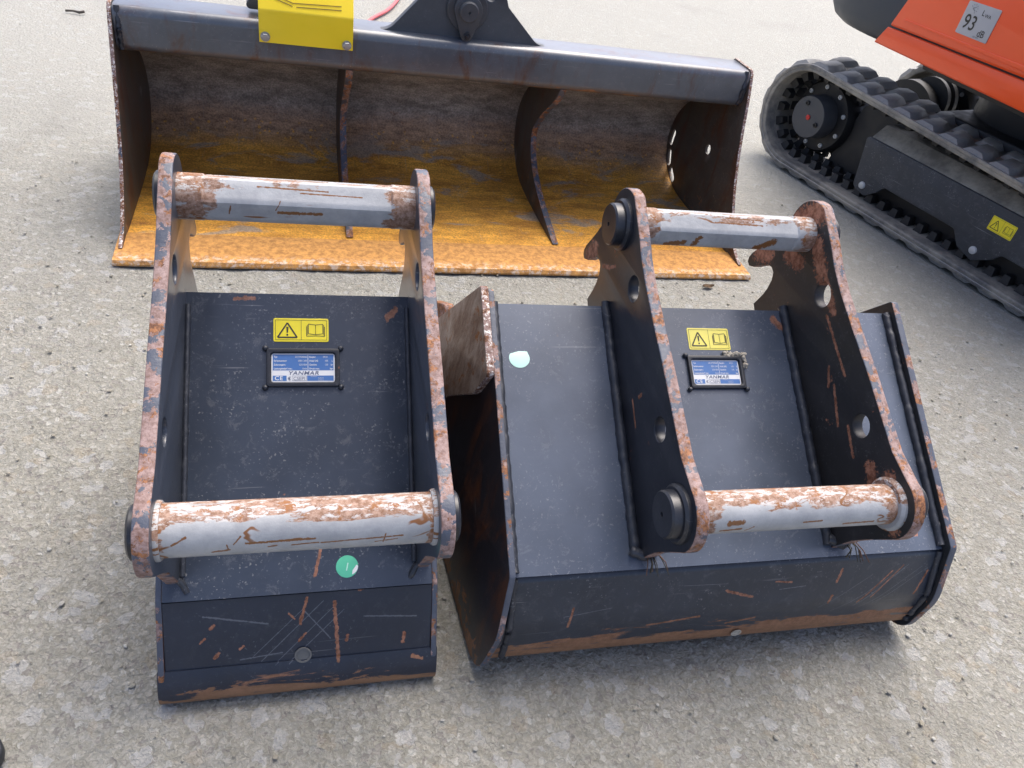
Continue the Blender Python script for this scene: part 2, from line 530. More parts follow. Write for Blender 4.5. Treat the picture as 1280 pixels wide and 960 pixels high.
# ------------------------------------------------------------------ shared materials
M = {}
M['edge'] = worn_edge('worn_plate_edge', .55, .36)
M['edge_dull'] = worn_edge('dull_plate_edge', .85, .55)
M['edge_rusty'] = worn_edge('rusty_plate_edge', .1, .85)
M['edge_white'] = worn_edge('scoured_plate_edge', .15, .55, .35)
M['black'] = paint('black_paint', dust=.16, chips=.25)
M['weld'] = paint('weld_paint', base=(.022, .026, .036), rough=.42, dust=.25)
M['head'] = paint('pin_head_paint', base=(.018, .02, .026), rough=.33, dust=.12, chips=.2)
M['steel'] = plain('bolt_steel', (.45, .45, .44), .4, .8, .2, 120)
M['blue'] = plain('label_blue', (.055, .155, .40), .4, 0, .08)
M['labwhite'] = plain('label_white', (.72, .73, .74), .4, 0, .05)
M['labgrey'] = plain('label_ink', (.10, .125, .20), .5, 0, .1)
M['yellow'] = plain('sticker_yellow', (.92, .76, .03), .42, 0, .05)
M['yellow_pale'] = plain('sticker_yellow_faded', (.92, .80, .16), .42, 0, .05)
M['ink'] = plain('black_ink', (.035, .03, .02), .5, 0, .1)
M['green'] = plain('sticker_green', (.10, .50, .32), .4, 0, .1)
M['mint'] = plain('sticker_mint', (.50, .78, .68), .35, 0, .08)
M['mud'] = plain('dried_mud', (.42, .38, .31), .9, 0, .3, 90)

# ------------------------------------------------------------------ quick-hitch ear (frame: s from near pin to far pin, t away from the plate)
PIN_S = .489
def arc(cx_, cy_, r, a0, a1, n=12):
    return [(cx_ + r * math.cos(R(a0 + (a1 - a0) * k / n)), cy_ + r * math.sin(R(a0 + (a1 - a0) * k / n))) for k in range(n + 1)]
def ear_outline(depth_near, depth_far):
    pts = []
    pts += arc(PIN_S, 0, .060, -42, 78, 14)                      # far boss
    pts += [(.43, .048), (.40, .041), (.35, .037), (.28, .038), (.20, .041), (.13, .041), (.07, .041)]
    pts += arc(0, 0, .055, 70, 186, 14)                           # near boss
    pts += [(-.047, -.038), (-.040, -.070), (-.034, -.105), (-.032, depth_near)]
    pts += [(.10, depth_near - .01), (.36, depth_far - .02), (.462, depth_far)]
    pts += [(.464, -.20), (.464, -.165), (.467, -.145), (.474, -.127), (.484, -.117), (.495, -.117), (.506, -.125), (.519, -.148), (.530, -.170), (.541, -.183), (.551, -.184), (.5575, -.175), (.558, -.160), (.553, -.135), (.548, -.105), (.545, -.075)]
    return pts
def in_frame(pts, P1, P2):
    D = Vector((P1[0] - P2[0], P1[1] - P2[1])).normalized(); Nn = Vector((-D.y, D.x))
    return [tuple(Vector(P2) + D * a + Nn * b) for a, b in pts]

def pin_round(length, r):
    h = length / 2
    return lathe([(-h, 0), (-h, r), (h, r), (h, 0)], 40)
def pin_flatted(length, r, ang0):
    """cylindrical ends, milled flats along the middle"""
    h = length / 2
    e = .034
    poly = [(.036, 20), (.034, 62), (.0335, 112), (.033, 160), (.033, 205), (.034, 255), (.0355, 295), (.036, 332)]
    def f(bm):
        n = 48
        def ring(x, kind):
            vs_ = []
            for k in range(n):
                a = 2 * math.pi * k / n
                if kind == 'c': rr = r
                else:
                    rr = 1
                    for off in (0, 60, 120, 180, 240, 300):
                        q = math.cos(a - R(off + ang0))
                        if q > .05: rr = min(rr, r * .90 / q)
                    rr = min(rr, r * 1.03)
                vs_.append(bm.verts.new((x, rr * math.cos(a), rr * math.sin(a))))
            return vs_
        rings = [ring(-h, 'c'), ring(-h + e, 'c'), ring(-h + e + .003, 'p'), ring(h - e - .003, 'p'), ring(h - e, 'c'), ring(h, 'c')]
        for a, b in zip(rings, rings[1:]):
            for k in range(n): bm.faces.new((a[k], a[(k + 1) % n], b[(k + 1) % n], b[k]))
        bm.faces.new(rings[0]); bm.faces.new(rings[-1])
    return from_bm(f, 20)

HEAD_BIG = lathe([(0, 0), (0, .043), (-.005, .043), (-.009, .039), (-.009, .035), (-.022, .0345), (-.025, .032), (-.0255, .004), (-.020, .003), (-.020, 0)], 40)
HEAD_SMALL = lathe([(0, 0), (0, .0345), (-.008, .0345), (-.011, .031), (-.0115, .004), (-.008, .003), (-.008, 0)], 40)
COLLAR = lathe([(0, 0), (0, .0375), (-.003, .0375), (-.006, .036), (-.006, 0)], 36)
COLLAR_BIG = lathe([(0, 0), (0, .041), (-.004, .041), (-.008, .037), (-.008, 0)], 36)
for q in (HEAD_BIG, HEAD_SMALL): q.materials.append(M['head'])

def plate_matrix(u, v, z, dirv):
    """label frame on a sloping plate: x lateral, y up the slope, z outwards"""
    yv = Vector((0, dirv[0], dirv[1])).normalized(); zv = Vector((0, -dirv[1], dirv[0])).normalized()
    mm = Matrix(((1, 0, 0), yv, zv)).transposed().to_4x4(); mm.translation = (u, v, z)
    return mm
def off(mm, x, y, z): return mm @ Matrix.Translation((x, y, z))
def T(x, y, z): return Matrix.Translation((x, y, z))

def warning_sticker(parent, mm, w, h, mat):
    st = prism('warning_sticker', rp([(-w / 2, -h / 2, .003), (w / 2, -h / 2, .003), (w / 2, h / 2, .003), (-w / 2, h / 2, .003)], 4), 0, .0008, parent, (mat,), 'uv', bevel=.0002, mat=mm)
    P = []
    t = .0011
    x0, x1, y0, y1 = -w / 2 + .003, w / 2 - .003, -h / 2 + .003, h / 2 - .003
    lw = .0006
    for a in ((x0, y0, x1, y0), (x0, y1, x1, y1), (x0, y0, x0, y1), (x1, y0, x1, y1), (0, y0, 0, y1)): P.append(stroke(*a, lw))
    c = -w / 4
    A, B_, C_ = (c, h * .30), (c - w * .175, -h * .32), (c + w * .175, -h * .32)
    for a, b in ((A, B_), (B_, C_), (C_, A)): P.append(stroke(*a, *b, .0024))
    P.append([(c - .0017, h * .13), (c - .0010, -h * .12), (c + .0010, -h * .12), (c + .0017, h * .13)])
    P.append(circ(c, -h * .21, .0016, 10))
    b = w / 4 + .001
    bw, bh = w * .165, h * .26
    for s in (-1, 1):
        P.append(stroke(b, -bh * .8, b, bh * .8, .0008))
        P.append(stroke(b, bh * .85, b + s * bw * .8, bh, .0010)); P.append(stroke(b, -bh * .75, b + s * bw * .8, -bh * .6, .0010))
        P.append(stroke(b + s * bw * .8, bh, b + s * bw * .8, -bh * .6, .0010))
        P.append(stroke(b + s * bw * .9, bh * .85, b + s * bw * .9, -bh * .8, .0008)); P.append(stroke(b + s * bw, bh * .6, b + s * bw, -bh, .0010))
        P.append(stroke(b, -bh * .95, b + s * bw, -bh, .0010))
    link('pictogram', sheet(P), st, (M['ink'],), mat=T(0, 0, t))
    return st

def type_plate(parent, mm, w, h, sharp):
    fr = prism('type_plate', rp([(-w / 2, -h / 2, .004), (w / 2, -h / 2, .004), (w / 2, h / 2, .004), (-w / 2, h / 2, .004)], 4), 0, .007, parent, (M['head'],), 'uv',
               holes=[rp([(-w / 2 + .006, -h / 2 + .006, .005), (-w / 2 + .006, h / 2 - .006, .005), (w / 2 - .006, h / 2 - .006, .005), (w / 2 - .006, -h / 2 + .006, .005)], 4)], bevel=.001, mat=mm)
    iw, ih = w - .014, h - .014
    prism('print_panel', rp([(-iw / 2, -ih / 2, .004), (iw / 2, -ih / 2, .004), (iw / 2, ih / 2, .004), (-iw / 2, ih / 2, .004)], 5), .0005, .0022, fr, (M['labwhite'],), 'uv', bevel=.0003)
    x0, x1, y0, y1 = -iw / 2 + .0022, iw / 2 - .0022, -ih / 2 + .0022, ih / 2 - .0022
    yb = y0 + (y1 - y0) * .40
    yl = y0 + (y1 - y0) * .20
    xm = x0 + (x1 - x0) * .575
    W = x1 - x0
    blue = [rect(x0, yb, xm - .0004, y1), rect(xm + .0004, yb, x1, y1), rect(x0, y0, x0 + W * .225, yl), rect(x0 + W * .56, y0, x1, yl)]
    link('blue_field', sheet(blue), fr, (M['blue'],), mat=T(0, 0, .0024))
    rh = (y1 - yb) / 4
    L = [('Typ:', 'SA10700060', 'Baujahr:', '04.21', ''), ('Seriennummer:', '0001-243', 'Inhalt SAE:', '100', 'L'),
         ('Zulassungsnr.:', '5201004', 'Gewicht:', '130', 'kg'), ('Leistungsbedarf max.:', 'l/min', 'Druck max.:', '', 'bar')]
    it = []
    hh = rh * .47
    for i, (a, b, c, d, e) in enumerate(L):
        y = y1 - rh * (i + .78)
        it += [(a, x0 + .0015, y, hh, {'bold': .02, 'sx': .78}), (b, xm - .0015, y, hh, {'al': 'RIGHT', 'sx': .85}), (c, xm + .002, y, hh, {'bold': .02, 'sx': .78})]
        if d: it.append((d, x1 - W * .09, y, hh, {'al': 'RIGHT', 'sx': .85}))
        if e: it.append((e, x1 - .001, y, hh, {'al': 'RIGHT', 'bold': .03, 'sx': .85}))
    it.append(('CE', x0 + W * .03, y0 + .0012, (yl - y0) * .78, {'bold': .02, 'sx': 1.05, 'sp': 1.15}))
    for k in range(4):
        it.append(('Maschinenfabrik GmbH', x0 + W * (.62 if k == 0 else .74), y0 + (yl - y0) * (.76 - k * .23), (yl - y0) * .13, {'sx': .62}))
    link('white_lettering', text_polys(it), fr, (M['labwhite'],), mat=T(0, 0, .0027))
    it = [('YANMAR', 0, yl + (yb - yl) * .16, (yb - yl) * .70, {'al': 'CENTER', 'shear': .2, 'bold': .025, 'sx': 1.3, 'sp': 1.1}),
          ('€', x0 + W * .245, y0 + .0012, (yl - y0) * .62, {'bold': .03}), ('CSEPI', x0 + W * .33, y0 + .0012, (yl - y0) * .62, {'sx': 1.05})]
    link('dark_lettering', text_polys(it), fr, (M['labgrey'],), mat=T(0, 0, .0027))
    box = [stroke(x0 + W * .315, y0 + .0004, x0 + W * .315, yl - .0004, .0004), stroke(x0 + W * .55, y0 + .0004, x0 + W * .55, yl - .0004, .0004), stroke(x0 + W * .315, yl - .0006, x0 + W * .55, yl - .0006, .0004), stroke(x0 + W * .315, y0 + .0006, x0 + W * .55, y0 + .0006, .0004)]
    link('logo_box', sheet(box), fr, (M['labgrey'],), mat=T(0, 0, .0026))
    for sx in (-1, 1):
        for sy in (-1, 1):
            link('weld_spot', BLOB, fr, mat=T(sx * (w / 2 + .002), sy * (h / 2 + .001) - .0, .003))
    return fr
def blob(bm):
    bmesh.ops.create_icosphere(bm, subdivisions=2, radius=.0046)
    for v in bm.verts: v.co *= random.uniform(.88, 1.1)
BLOB = from_bm(blob, 80); BLOB.materials.append(M['weld'])

def bead(name, path, r, parent, mat=None):
    """lumpy weld bead swept along a path"""
    P = [Vector(p) for p in path]
    out = []
    for a, b in zip(P, P[1:]):
        n = max(2, int((b - a).length / .006))
        for k in range(n): out.append(a.lerp(b, k / n))
    out.append(P[-1])
    out = [q + Vector((random.uniform(-1, 1), random.uniform(-1, 1), random.uniform(-1, 1))) * r * .09 for q in out]
    return link(name, tube(out, r, 8, .10, 80), parent, (mat or M['weld'],))

def crom(P, n=6):
    out = []
    Q = [P[0]] + list(P) + [P[-1]]
    for i in range(1, len(Q) - 2):
        p0, p1, p2, p3 = (Vector(q) for q in Q[i - 1:i + 3])
        for k in range(n):
            t = k / n
            out.append(tuple(.5 * ((2 * p1) + (p2 - p0) * t + (2 * p0 - 5 * p1 + 4 * p2 - p3) * t * t + (3 * p1 - p0 - 3 * p2 + p3) * t ** 3)))
    out.append(tuple(Q[-2])); return out

def offset_poly(pts, d):
    """parallel polyline to the left by d"""
    out = []
    for i, p in enumerate(pts):
        a = Vector(pts[max(i - 1, 0)]); b = Vector(pts[min(i + 1, len(pts) - 1)])
        t = (b - a).normalized()
        out.append((p[0] - t.y * d, p[1] + t.x * d))
    return out
def strip(pts, d): return list(pts) + offset_poly(pts, d)[::-1]

def along(A, B, s):
    d = Vector((A[0] - B[0], A[1] - B[1])); L = d.length; d /= L
    return B[0] + d.x * s, B[1] + d.y * s, d

# ------------------------------------------------------------------ narrow bucket
NB = thing('narrow_bucket', 'narrow black digging bucket with full-width ears and a green dot sticker', 'bucket', (-.1978, .5585, 0), .3355)
A, B = (.4854, .4540), (.1308, .1601)
P1, P2 = (.5178, .5983), (.0851, .3691)
px_, pz_, dN = along(A, B, 0)
hw = .170
nN = Vector((-dN.y, dN.x))
M['N_top'] = paint('narrow_top_paint', base=(.032, .041, .060), rough=.25, dust=.42, chips=.12, coat=.5, strokes=[(.018, .176, .028, .205, .0022), (-.10, .448, -.07, .449, .002), (.135, .43, .15, .44, .004)], plane='xz')
M['N_back'] = paint('narrow_back_paint', base=(.013, .018, .032), rough=.38, dust=.14, chips=.10, zwear=(.0, .09, .40), lights=[(-.14, .135, -.05, .118, .0012), (-.06, .065, .03, .145, .0006), (-.04, .06, .05, .14, .0005), (-.02, .06, .06, .13, .0006), (-.075, .07, .0, .135, .0005), (.0, .135, .04, .09, .0009), (.09, .118, .17, .112, .0010), (-.09, .07, -.03, .075, .0009)],
                    strokes=[(.006, .150, -.004, .115, 0.00224), (.046, .142, .052, .058, 0.00272), (.082, .157, .105, .163, 0.00208), (-.006, .09, .004, .10, 0.00176), (-.13, .118, -.125, .122, 0.00240), (-.145, .098, -.138, .104, 0.00160), (-.125, .075, -.12, .082, 0.00240), (-.09, .085, -.085, .089, 0.00176), (.064, .085, .066, .092, 0.00200), (.15, .075, .152, .088, 0.00256), (.165, .055, .18, .05, 0.00240), (-.012, .122, -.02, .13, 0.00144)])
M['N_ear'] = paint('narrow_ear_paint', base=(.034, .042, .060), rough=.3, coat=.4, dust=.3, chips=.2)
# top plate between the ears (thin slab along the slope)
def slab(A, B, t):
    d = Vector((A[0] - B[0], A[1] - B[1])).normalized(); n = Vector((-d.y, d.x))
    a, b = Vector(A), Vector(B)
    return [tuple(a), tuple(b), tuple(b - n * t), tuple(a - n * t)]
prism('top_plate', slab(A, B, .014), -.194, .194, NB, (M['edge_rusty'], M['N_top']), bevel=.002)
# back and floor: one bent plate down to the heel, then forward along the ground to the lip
b0 = (B[0] + .001, B[1] - .006)
prof = rp([(.1315, .157), (.076, .052, .05), (.066, .004, .035), (.16, .003, .2), (.80, .004), (.80, .0041)], 8)[:-2]
prof = prof + [(.80, .004)]
prism('shell', strip(prof, -.012) if False else strip(prof, .014), -.194, .194, NB, (M['edge_rusty'], M['N_back']), bevel=.0015)
heel = crom([(.0800, .064), (.0725, .052), (.0645, .036), (.0605, .019), (.0650, .005), (.085, .0015), (.11, .0012)], 6)
prism('heel_plate', strip(heel, .010), -.2045, .2045, NB, (M['edge_rusty'], M['N_back']), bevel=.0015)
sideN = rp([(.4954, .456), (.134, .160, .01), (.0725, .055, .05), (.062, .001, .03), (.80, .002, .02), (.815, .03, .02), (.62, .24, .15)], 6)
M['N_side'] = paint('narrow_side_paint', base=(.014, .015, .02), rough=.42, dust=.12, chips=.35, zwear=(0, .12, .35), brown=.5)
for s in (-1, 1):
    lo, hi = (s * .194, s * .203)
    prism('side_plate', sideN, min(lo, hi), max(lo, hi), NB, (M['N_side'], M['edge_dull']), bevel=.002)
prism('cutting_edge', [(.70, .018), (.84, .006), (.84, .001), (.70, .001)], -.198, .198, NB, (M['edge_rusty'],), bevel=.001)
# ears
earN = in_frame(ear_outline(-.218, -.235), P1, P2)
hN = [in_frame(circ(.370, -.006, .021), P1, P2)[::-1], in_frame(circ(.130, -.008, .019), P1, P2)[::-1]]
for s in (-1, 1):
    lo, hi = s * hw, s * (hw + .0195)
    prism('ear', earN, min(lo, hi), max(lo, hi), NB, (M['N_ear'], M['edge']), holes=hN, bevel=.0025)
# welds between ear and plate, and the torn corner below the ear
for s in (-1, 1):
    v0, z0, _ = along(A, B, .44); v1, z1, _ = along(A, B, .035)
    bead('weld_bead', [(s * (hw - .003), v0, z0 + .001), (s * (hw - .003), v1, z1 + .001)], .0045, NB)
    v2, z2, _ = along(A, B, .003)
    bead('weld_bead', [(s * (hw + .010), v1 - .006, z1 + .008), (s * (hw - .001), v1 - .008, z1 - .001), (s * (hw - .010), v2 + .008, z2 + .004)], .0048, NB)
# pins
M['pin_Nn'] = pin_mat('narrow_near_pin', (.35, .94), .02, .34, seed=2.2, strokes=[(-.066, .0065, .015, .0085, .0016), (-.02, .0085, .0, .0095, .0013), (.023, .001, .125, .006, .0011), (-.04, -.001, -.03, .0005, .0012), (-.012, .0, .02, .002, .0011), (-.15, .009, -.134, .018, .0012), (-.105, -.006, -.085, -.003, .0015), (-.086, -.003, -.088, .006, .001), (-.08, .006, -.072, .016, .001), (.10, -.004, .103, .010, .001), (.09, -.003, .118, .001, .001)])
M['pin_Nf'] = pin_mat('narrow_far_pin', (.1, 1.0), .075, .34, facet=True, seed=5.1, strokes=[(-.06, .028, .04, .0265, .0008), (.0, .0235, .09, .0225, .0007), (-.03, -.004, .03, -.003, .0028), (-.035, .0, -.028, .014, .0007), (-.10, -.010, -.097, .004, .001)])
pn = link('pin', pin_round(.340, .0335), NB, (M['pin_Nn'],), loc=(0, P2[0], P2[1]))
pf = link('pin', pin_flatted(.340, .0335, 13), NB, (M['pin_Nf'],), loc=(0, P1[0], P1[1]))
for pin_, hd in ((pn, HEAD_BIG), (pf, HEAD_SMALL)):
    for s in (-1, 1):
        link('pin_head', HEAD_SMALL, pin_, mat=T(s * .1895, 0, 0) @ Matrix.Rotation(0 if s < 0 else math.pi, 4, 'Z'))
for s in (-1, 1):
    link('collar', COLLAR, pn, (M['pin_Nn'],) if not COLLAR.materials else (), mat=T(s * .170, 0, 0) @ Matrix.Rotation(math.pi if s < 0 else 0, 4, 'Z'))
# sticker, type plate, green dot
v, z, d = along(A, B, .402); warning_sticker(NB, plate_matrix(0.0, v - d.y * .0002, z + .0002, d), .084, .038, M['yellow'])
v, z, d = along(A, B, .341); type_plate(NB, plate_matrix(.003, v, z, d), .110, .060, True)
v, z, d = along(A, B, .034)
dot = prism('inspection_sticker', circ(0, 0, .0165, 32), 0, .0008, NB, (M['green'],), 'uv', bevel=.0002, mat=plate_matrix(.065, v, z, d))
link('worn_print', sheet([[(.004 + .0125 * math.cos(R(a)), .0125 * math.sin(R(a))) for a in (-75, -60, -40, -20, 0)] + [(.014, .002), (.008, -.006)]]), dot, (M['labwhite'],), mat=T(0, 0, .0011))
link('numeral', text_polys([('1', -.001, -.006, .012, {'al': 'CENTER', 'shear': .2})]), dot, (M['mint'],), mat=T(0, 0, .0011))
# drain hole rim in the heel
def drain(parent, u, v, z, tilt, r, mt):
    link('drain_hole', lathe([(0, 0), (0, r), (.0015, r), (.0015, r * .8), (-.001, r * .78), (-.001, 0)], 24, 'y'), parent, (mt,), mat=T(u, v, z) @ Matrix.Rotation(R(tilt), 4, 'X') @ Matrix.Rotation(math.pi, 4, 'Z'))
drain(NB, .0, .0838, .0705, -28, .0125, plain('hole_grey', (.13, .13, .125), .7))

# ------------------------------------------------------------------ wide bucket
WB = thing('wide_bucket', 'wide black digging bucket, its ears set well inside the side plates', 'bucket', (.4387, .8420, 0), .3281)
A, B = (.4051, .4578), (.0289, .2156)
P1, P2 = (.4361, .5994), (-.0016, .3809)
_, _, dW = along(A, B, 0)
w2 = .392
M['W_top'] = paint('wide_top_paint', base=(.076, .092, .124), rough=.26, coat=.7, dust=.26, chips=.05, strokes=[(.32, .235, .345, .232, .003), (.30, .24, .31, .26, .002), (.14, .448, .155, .44, .005), (.20, .245, .205, .262, .002)])
M['W_back'] = paint('wide_back_paint', base=(.022, .029, .043), rough=.34, dust=.30, chips=.16, zwear=(.0, .17, .58), lights=[(.24, .11, .33, .19, 0.00056), (.25, .10, .36, .185, 0.00040), (.20, .10, .30, .17, 0.00048), (.28, .115, .37, .18, 0.00040), (.17, .115, .26, .175, 0.00040), (.08, .16, .13, .163, 0.00080), (-.1, .18, -.02, .178, 0.00048), (-.3, .14, -.22, .15, 0.00048)],
                    strokes=[(-.02, .165, .03, .150, 0.00224), (.07, .175, .10, .172, 0.00160), (-.15, .105, -.06, .118, 0.00240), (-.29, .12, -.285, .155, 0.00200), (.19, .165, .195, .19, 0.00240), (.185, .125, .188, .14, 0.00240), (-.36, .075, -.28, .085, 0.00240), (.245, .12, .30, .18, 0.00128), (.27, .13, .32, .19, 0.00096), (.36, .13, .375, .175, 0.00200), (.0, .09, .05, .10, 0.00240)])
M['W_ear'] = paint('wide_ear_paint', base=(.015, .017, .024), rough=.36, dust=.14, chips=.3, plane='yz', strokes=[(.22, .40, .185, .375, .0025), (.20, .43, .205, .42, .003), (.47, .50, .44, .515, .004), (.44, .515, .42, .53, .003), (.545, .475, .525, .50, .018)])
M['W_side'] = paint('wide_side_paint', base=(.012, .014, .020), rough=.36, dust=.08, chips=.10, zwear=(-.03, .16, .40), brown=.02, plane='yz')
M['W_side_r'] = paint('wide_side_black_paint', base=(.016, .018, .022), rough=.4, dust=.14, chips=.25, zwear=(-.02, .10, .42), plane='yz')
prism('top_plate', slab(A, B, .012), -w2, w2, WB, (M['edge_rusty'], M['W_top']), bevel=.002)
prof = rp([(.029, .2145, .012), (-.002, .125, .10), (.002, .004, .085), (.12, .003, .1), (.80, .004), (.80, .0041)], 10)[:-2] + [(.80, .004)]
prism('shell', strip(prof, .013), -.391, .391, WB, (M['edge_rusty'], M['W_back']), bevel=.0015)
sideW = rp([(.409, .484, .006), (.018, .232, .012), (-.0165, .125, .10), (-.004, .006, .05), (.80, .002, .02), (.815, .03, .02), (.60, .27, .3)], 8)
for s in (-1, 1):
    lo, hi = s * .392, s * (.402 if s < 0 else .406)
    spw = prism('side_plate', sideW, min(lo, hi), max(lo, hi), WB, (M['W_side'] if s < 0 else M['W_side_r'], M['edge_dull']), bevel=.002)
# wear plates on the outside, along the mouth
M['wearp'] = None
g = G('scoured_wear_plate')
n_ = g.noise(g.scale(g.obj, (10, 10, 4)), 3.5, 7, .72, .4)
c_ = g.mix(g.rng(n_, .3, .7), (.17, .10, .065), (.42, .35, .29))
c_ = g.mix(g.rng(g.noise(g.obj, 34, 5, .7), .55, .64), c_, (.27, .115, .04))
g.set('Base Color', c_); g.set('Roughness', .6); g.set('Normal', g.bump(g.noise(g.obj, 90, 5, .7), .002, .4)); M['wearp'] = g.m
wearW = rp([(.412, .489, .008), (.280, .404, .012), (.31, .34, .05), (.40, .26, .2), (.53, .135, .1), (.66, .02, .02), (.80, .004, .02), (.812, .034, .02), (.602, .274, .3)], 6)
for s in (-1, 1):
    lo, hi = s * .402, s * .415
    if s < 0:
        prism('wear_plate', wearW, min(lo, hi), max(lo, hi), WB, (M['wearp'], M['edge_white']), bevel=.002)
prism('cutting_edge', [(.70, .020), (.85, .006), (.85, .001), (.70, .001)], -.39, .39, WB, (M['edge_rusty'],), bevel=.001)
prism('mouth_lug', rp([(.57, .27, .01), (.60, .325, .012), (.69, .275, .015), (.66, .24, .02)], 5), -.396, -.376, WB, (M['edge_rusty'],), bevel=.003)
ue = .1655; uo = .003
earW = in_frame(ear_outline(-.172, -.20), P1, P2)
hW = [in_frame(circ(.370, -.006, .021), P1, P2)[::-1], in_frame(circ(.130, -.008, .019), P1, P2)[::-1]]
M['W_ear2'] = paint('wide_ear_rusty_paint', base=(.018, .017, .018), rough=.48, dust=.14, chips=.42, plane='yz', strokes=[(.48, .60, .42, .655, .022), (.40, .60, .36, .57, .016), (.36, .56, .29, .535, .008), (.30, .52, .20, .47, .003), (.46, .545, .425, .55, .016), (.385, .59, .30, .545, .006), (.55, .50, .52, .515, .02), (.02, .41, -.03, .36, .014), (.21, .44, .16, .395, .003), (.24, .455, .22, .43, .003), (.06, .395, .02, .36, .012), (.14, .41, .10, .38, .003)])
for s in (-1, 1):
    lo, hi = uo + s * ue, uo + s * (ue + .0195)
    prism('ear', earW, min(lo, hi), max(lo, hi), WB, (M['W_ear'] if s < 0 else M['W_ear2'], M['edge']), holes=hW, bevel=.0025)
M['clump'] = paint('clump_paint', base=(.10, .05, .03), rough=.7, dust=.3)
for s in (-1, 1):
    v0, z0, d = along(A, B, .452); v1, z1, _ = along(A, B, .018)
    for side in (-1, 1):
        uu = uo + s * (ue + .010) + side * .015
        bead('weld_bead', [(uu, v0, z0 + .003), (uu + side * .001, v1, z1 + .003)], .0085 if side < 0 else .006, WB)
    uu = uo + s * (ue + .014)
    bead('weld_bead', [(uu - .022, v1 + .006, z1 + .012), (uu, v1 - .006, z1 + .010), (uu + .020, v1 + .004, z1 + .012)], .0085, WB)
    # straw and bristles caught under the ear
    for k in range(7):
        a = random.uniform(-1, 1)
        q = [(uu + .012 + a * .012, v1 - .006, z1 + .016), (uu + .014 + a * .018, v1 - .016 - random.random() * .01, z1 + .010 + random.random() * .008), (uu + .018 + a * .026, v1 - .026 - random.random() * .012, z1 - .004 + random.random() * .008)]
        link('bristle', tube(q, .0009 if k else .0016, 5, .1), WB, (M['ink'] if k % 2 == 0 else M['clump'],))
def flare(o):
    # the side walls widen below the top plate
    for v_ in o.data.vertices:
        if v_.co.x < -.3:
            v_.co.x -= .125 * (B[1] + (v_.co.y - B[0]) * dW.y / dW.x - v_.co.z)
for o in WB.children:
    if o.name.startswith(('side_plate', 'shell', 'wear_plate', 'mouth_lug', 'cutting_edge')): flare(o)
# corner welds beside the side plates
for s in (-1, 1):
    v0, z0, d = along(A, B, .445); v1, z1, _ = along(A, B, .004)
    bead('weld_bead', [(s * .387, v0, z0 + .003), (s * .387, v1, z1 + .004)], .0075, WB)
    bead('weld_bead', [(s * .387, B[0] - .001, B[1] - .004), (s * .387, -.002, .128), (s * .387, .001, .05)], .006, WB)
M['pin_Wn'] = pin_mat('wide_near_pin', (.55, .83), .04, .33, seed=8.4, band=(-.006, .02), strokes=[(-.13, -.006, -.10, -.003, .0022), (-.09, -.008, -.08, .0, .0012), (-.12, .008, -.10, .009, .004), (.0, .004, .03, .005, .0015), (.07, -.004, .12, -.002, .002)])
M['pin_Wf'] = pin_mat('wide_far_pin', (.1, 1.0), .05, .33, facet=True, seed=11.9, strokes=[(-.03, .022, .06, .021, .0009), (-.01, .028, .06, .027, .0007), (-.06, -.016, -.055, -.002, .005), (.06, -.018, .085, -.004, .007), (-.11, -.018, -.08, -.014, .005)])
pn = link('pin', pin_round(.330, .0305), WB, (M['pin_Wn'],), loc=(uo, P2[0], P2[1]))
pf = link('pin', pin_flatted(.330, .0305, 13), WB, (M['pin_Wf'],), loc=(uo, P1[0], P1[1]))
for pin_ in (pn, pf):
    for s in (-1, 1):
        link('pin_head', HEAD_BIG, pin_, mat=T(s * (ue + .0195), 0, 0) @ Matrix.Rotation(0 if s < 0 else math.pi, 4, 'Z'))
COL_W = COLLAR_BIG; COL_W.materials.clear(); COL_W.materials.append(M['pin_Wn'])
link('collar', COL_W, pn, mat=T(ue, 0, 0))
v, z, d = along(A, B, .389); warning_sticker(WB, plate_matrix(.002, v, z, d), .081, .041, M['yellow_pale'])
v, z, d = along(A, B, .326); tp = type_plate(WB, plate_matrix(.005, v, z, d), .106, .060, False)
# mud smeared over one corner of that plate
def mudf(bm):
    for k in range(46):
        t = k / 45
        x = .022 + .036 * min(1, t * 1.7); y = .034 - .004 * t if t < .55 else .0318 - (t - .55) * .05
        mm = Matrix.Translation((x + random.uniform(-.003, .003), y + random.uniform(-.004, .003), .004 + random.uniform(-.001, .003)))
        q = bmesh.ops.create_icosphere(bm, subdivisions=1, radius=random.uniform(.0018, .0046), matrix=mm)
        for v_ in q['verts']: v_.co += Vector((random.uniform(-1, 1), random.uniform(-1, 1), random.uniform(-1, 1))) * .0009
mud = [(.028, .036, .006), (.038, .037, .008), (.046, .036, .008), (.053, .030, .009), (.056, .022, .007), (.057, .012, .005)]
link('mud_smear', from_bm(mudf, 50), tp, (M['mud'],))
v, z, d = along(A, B, .350)
dot = prism('inspection_sticker', [(.0185 * math.cos(R(a)) * .95, .0165 * math.sin(R(a))) for a in range(150, 391, 10)] + [(.014, .012), (.0, .0125)], 0, .0008, WB, (M['mint'],), 'uv', bevel=.0002, mat=plate_matrix(-.350, v, z, d))
drain(WB, .03, -.0022, .060, 6, .0095, M['mud'])

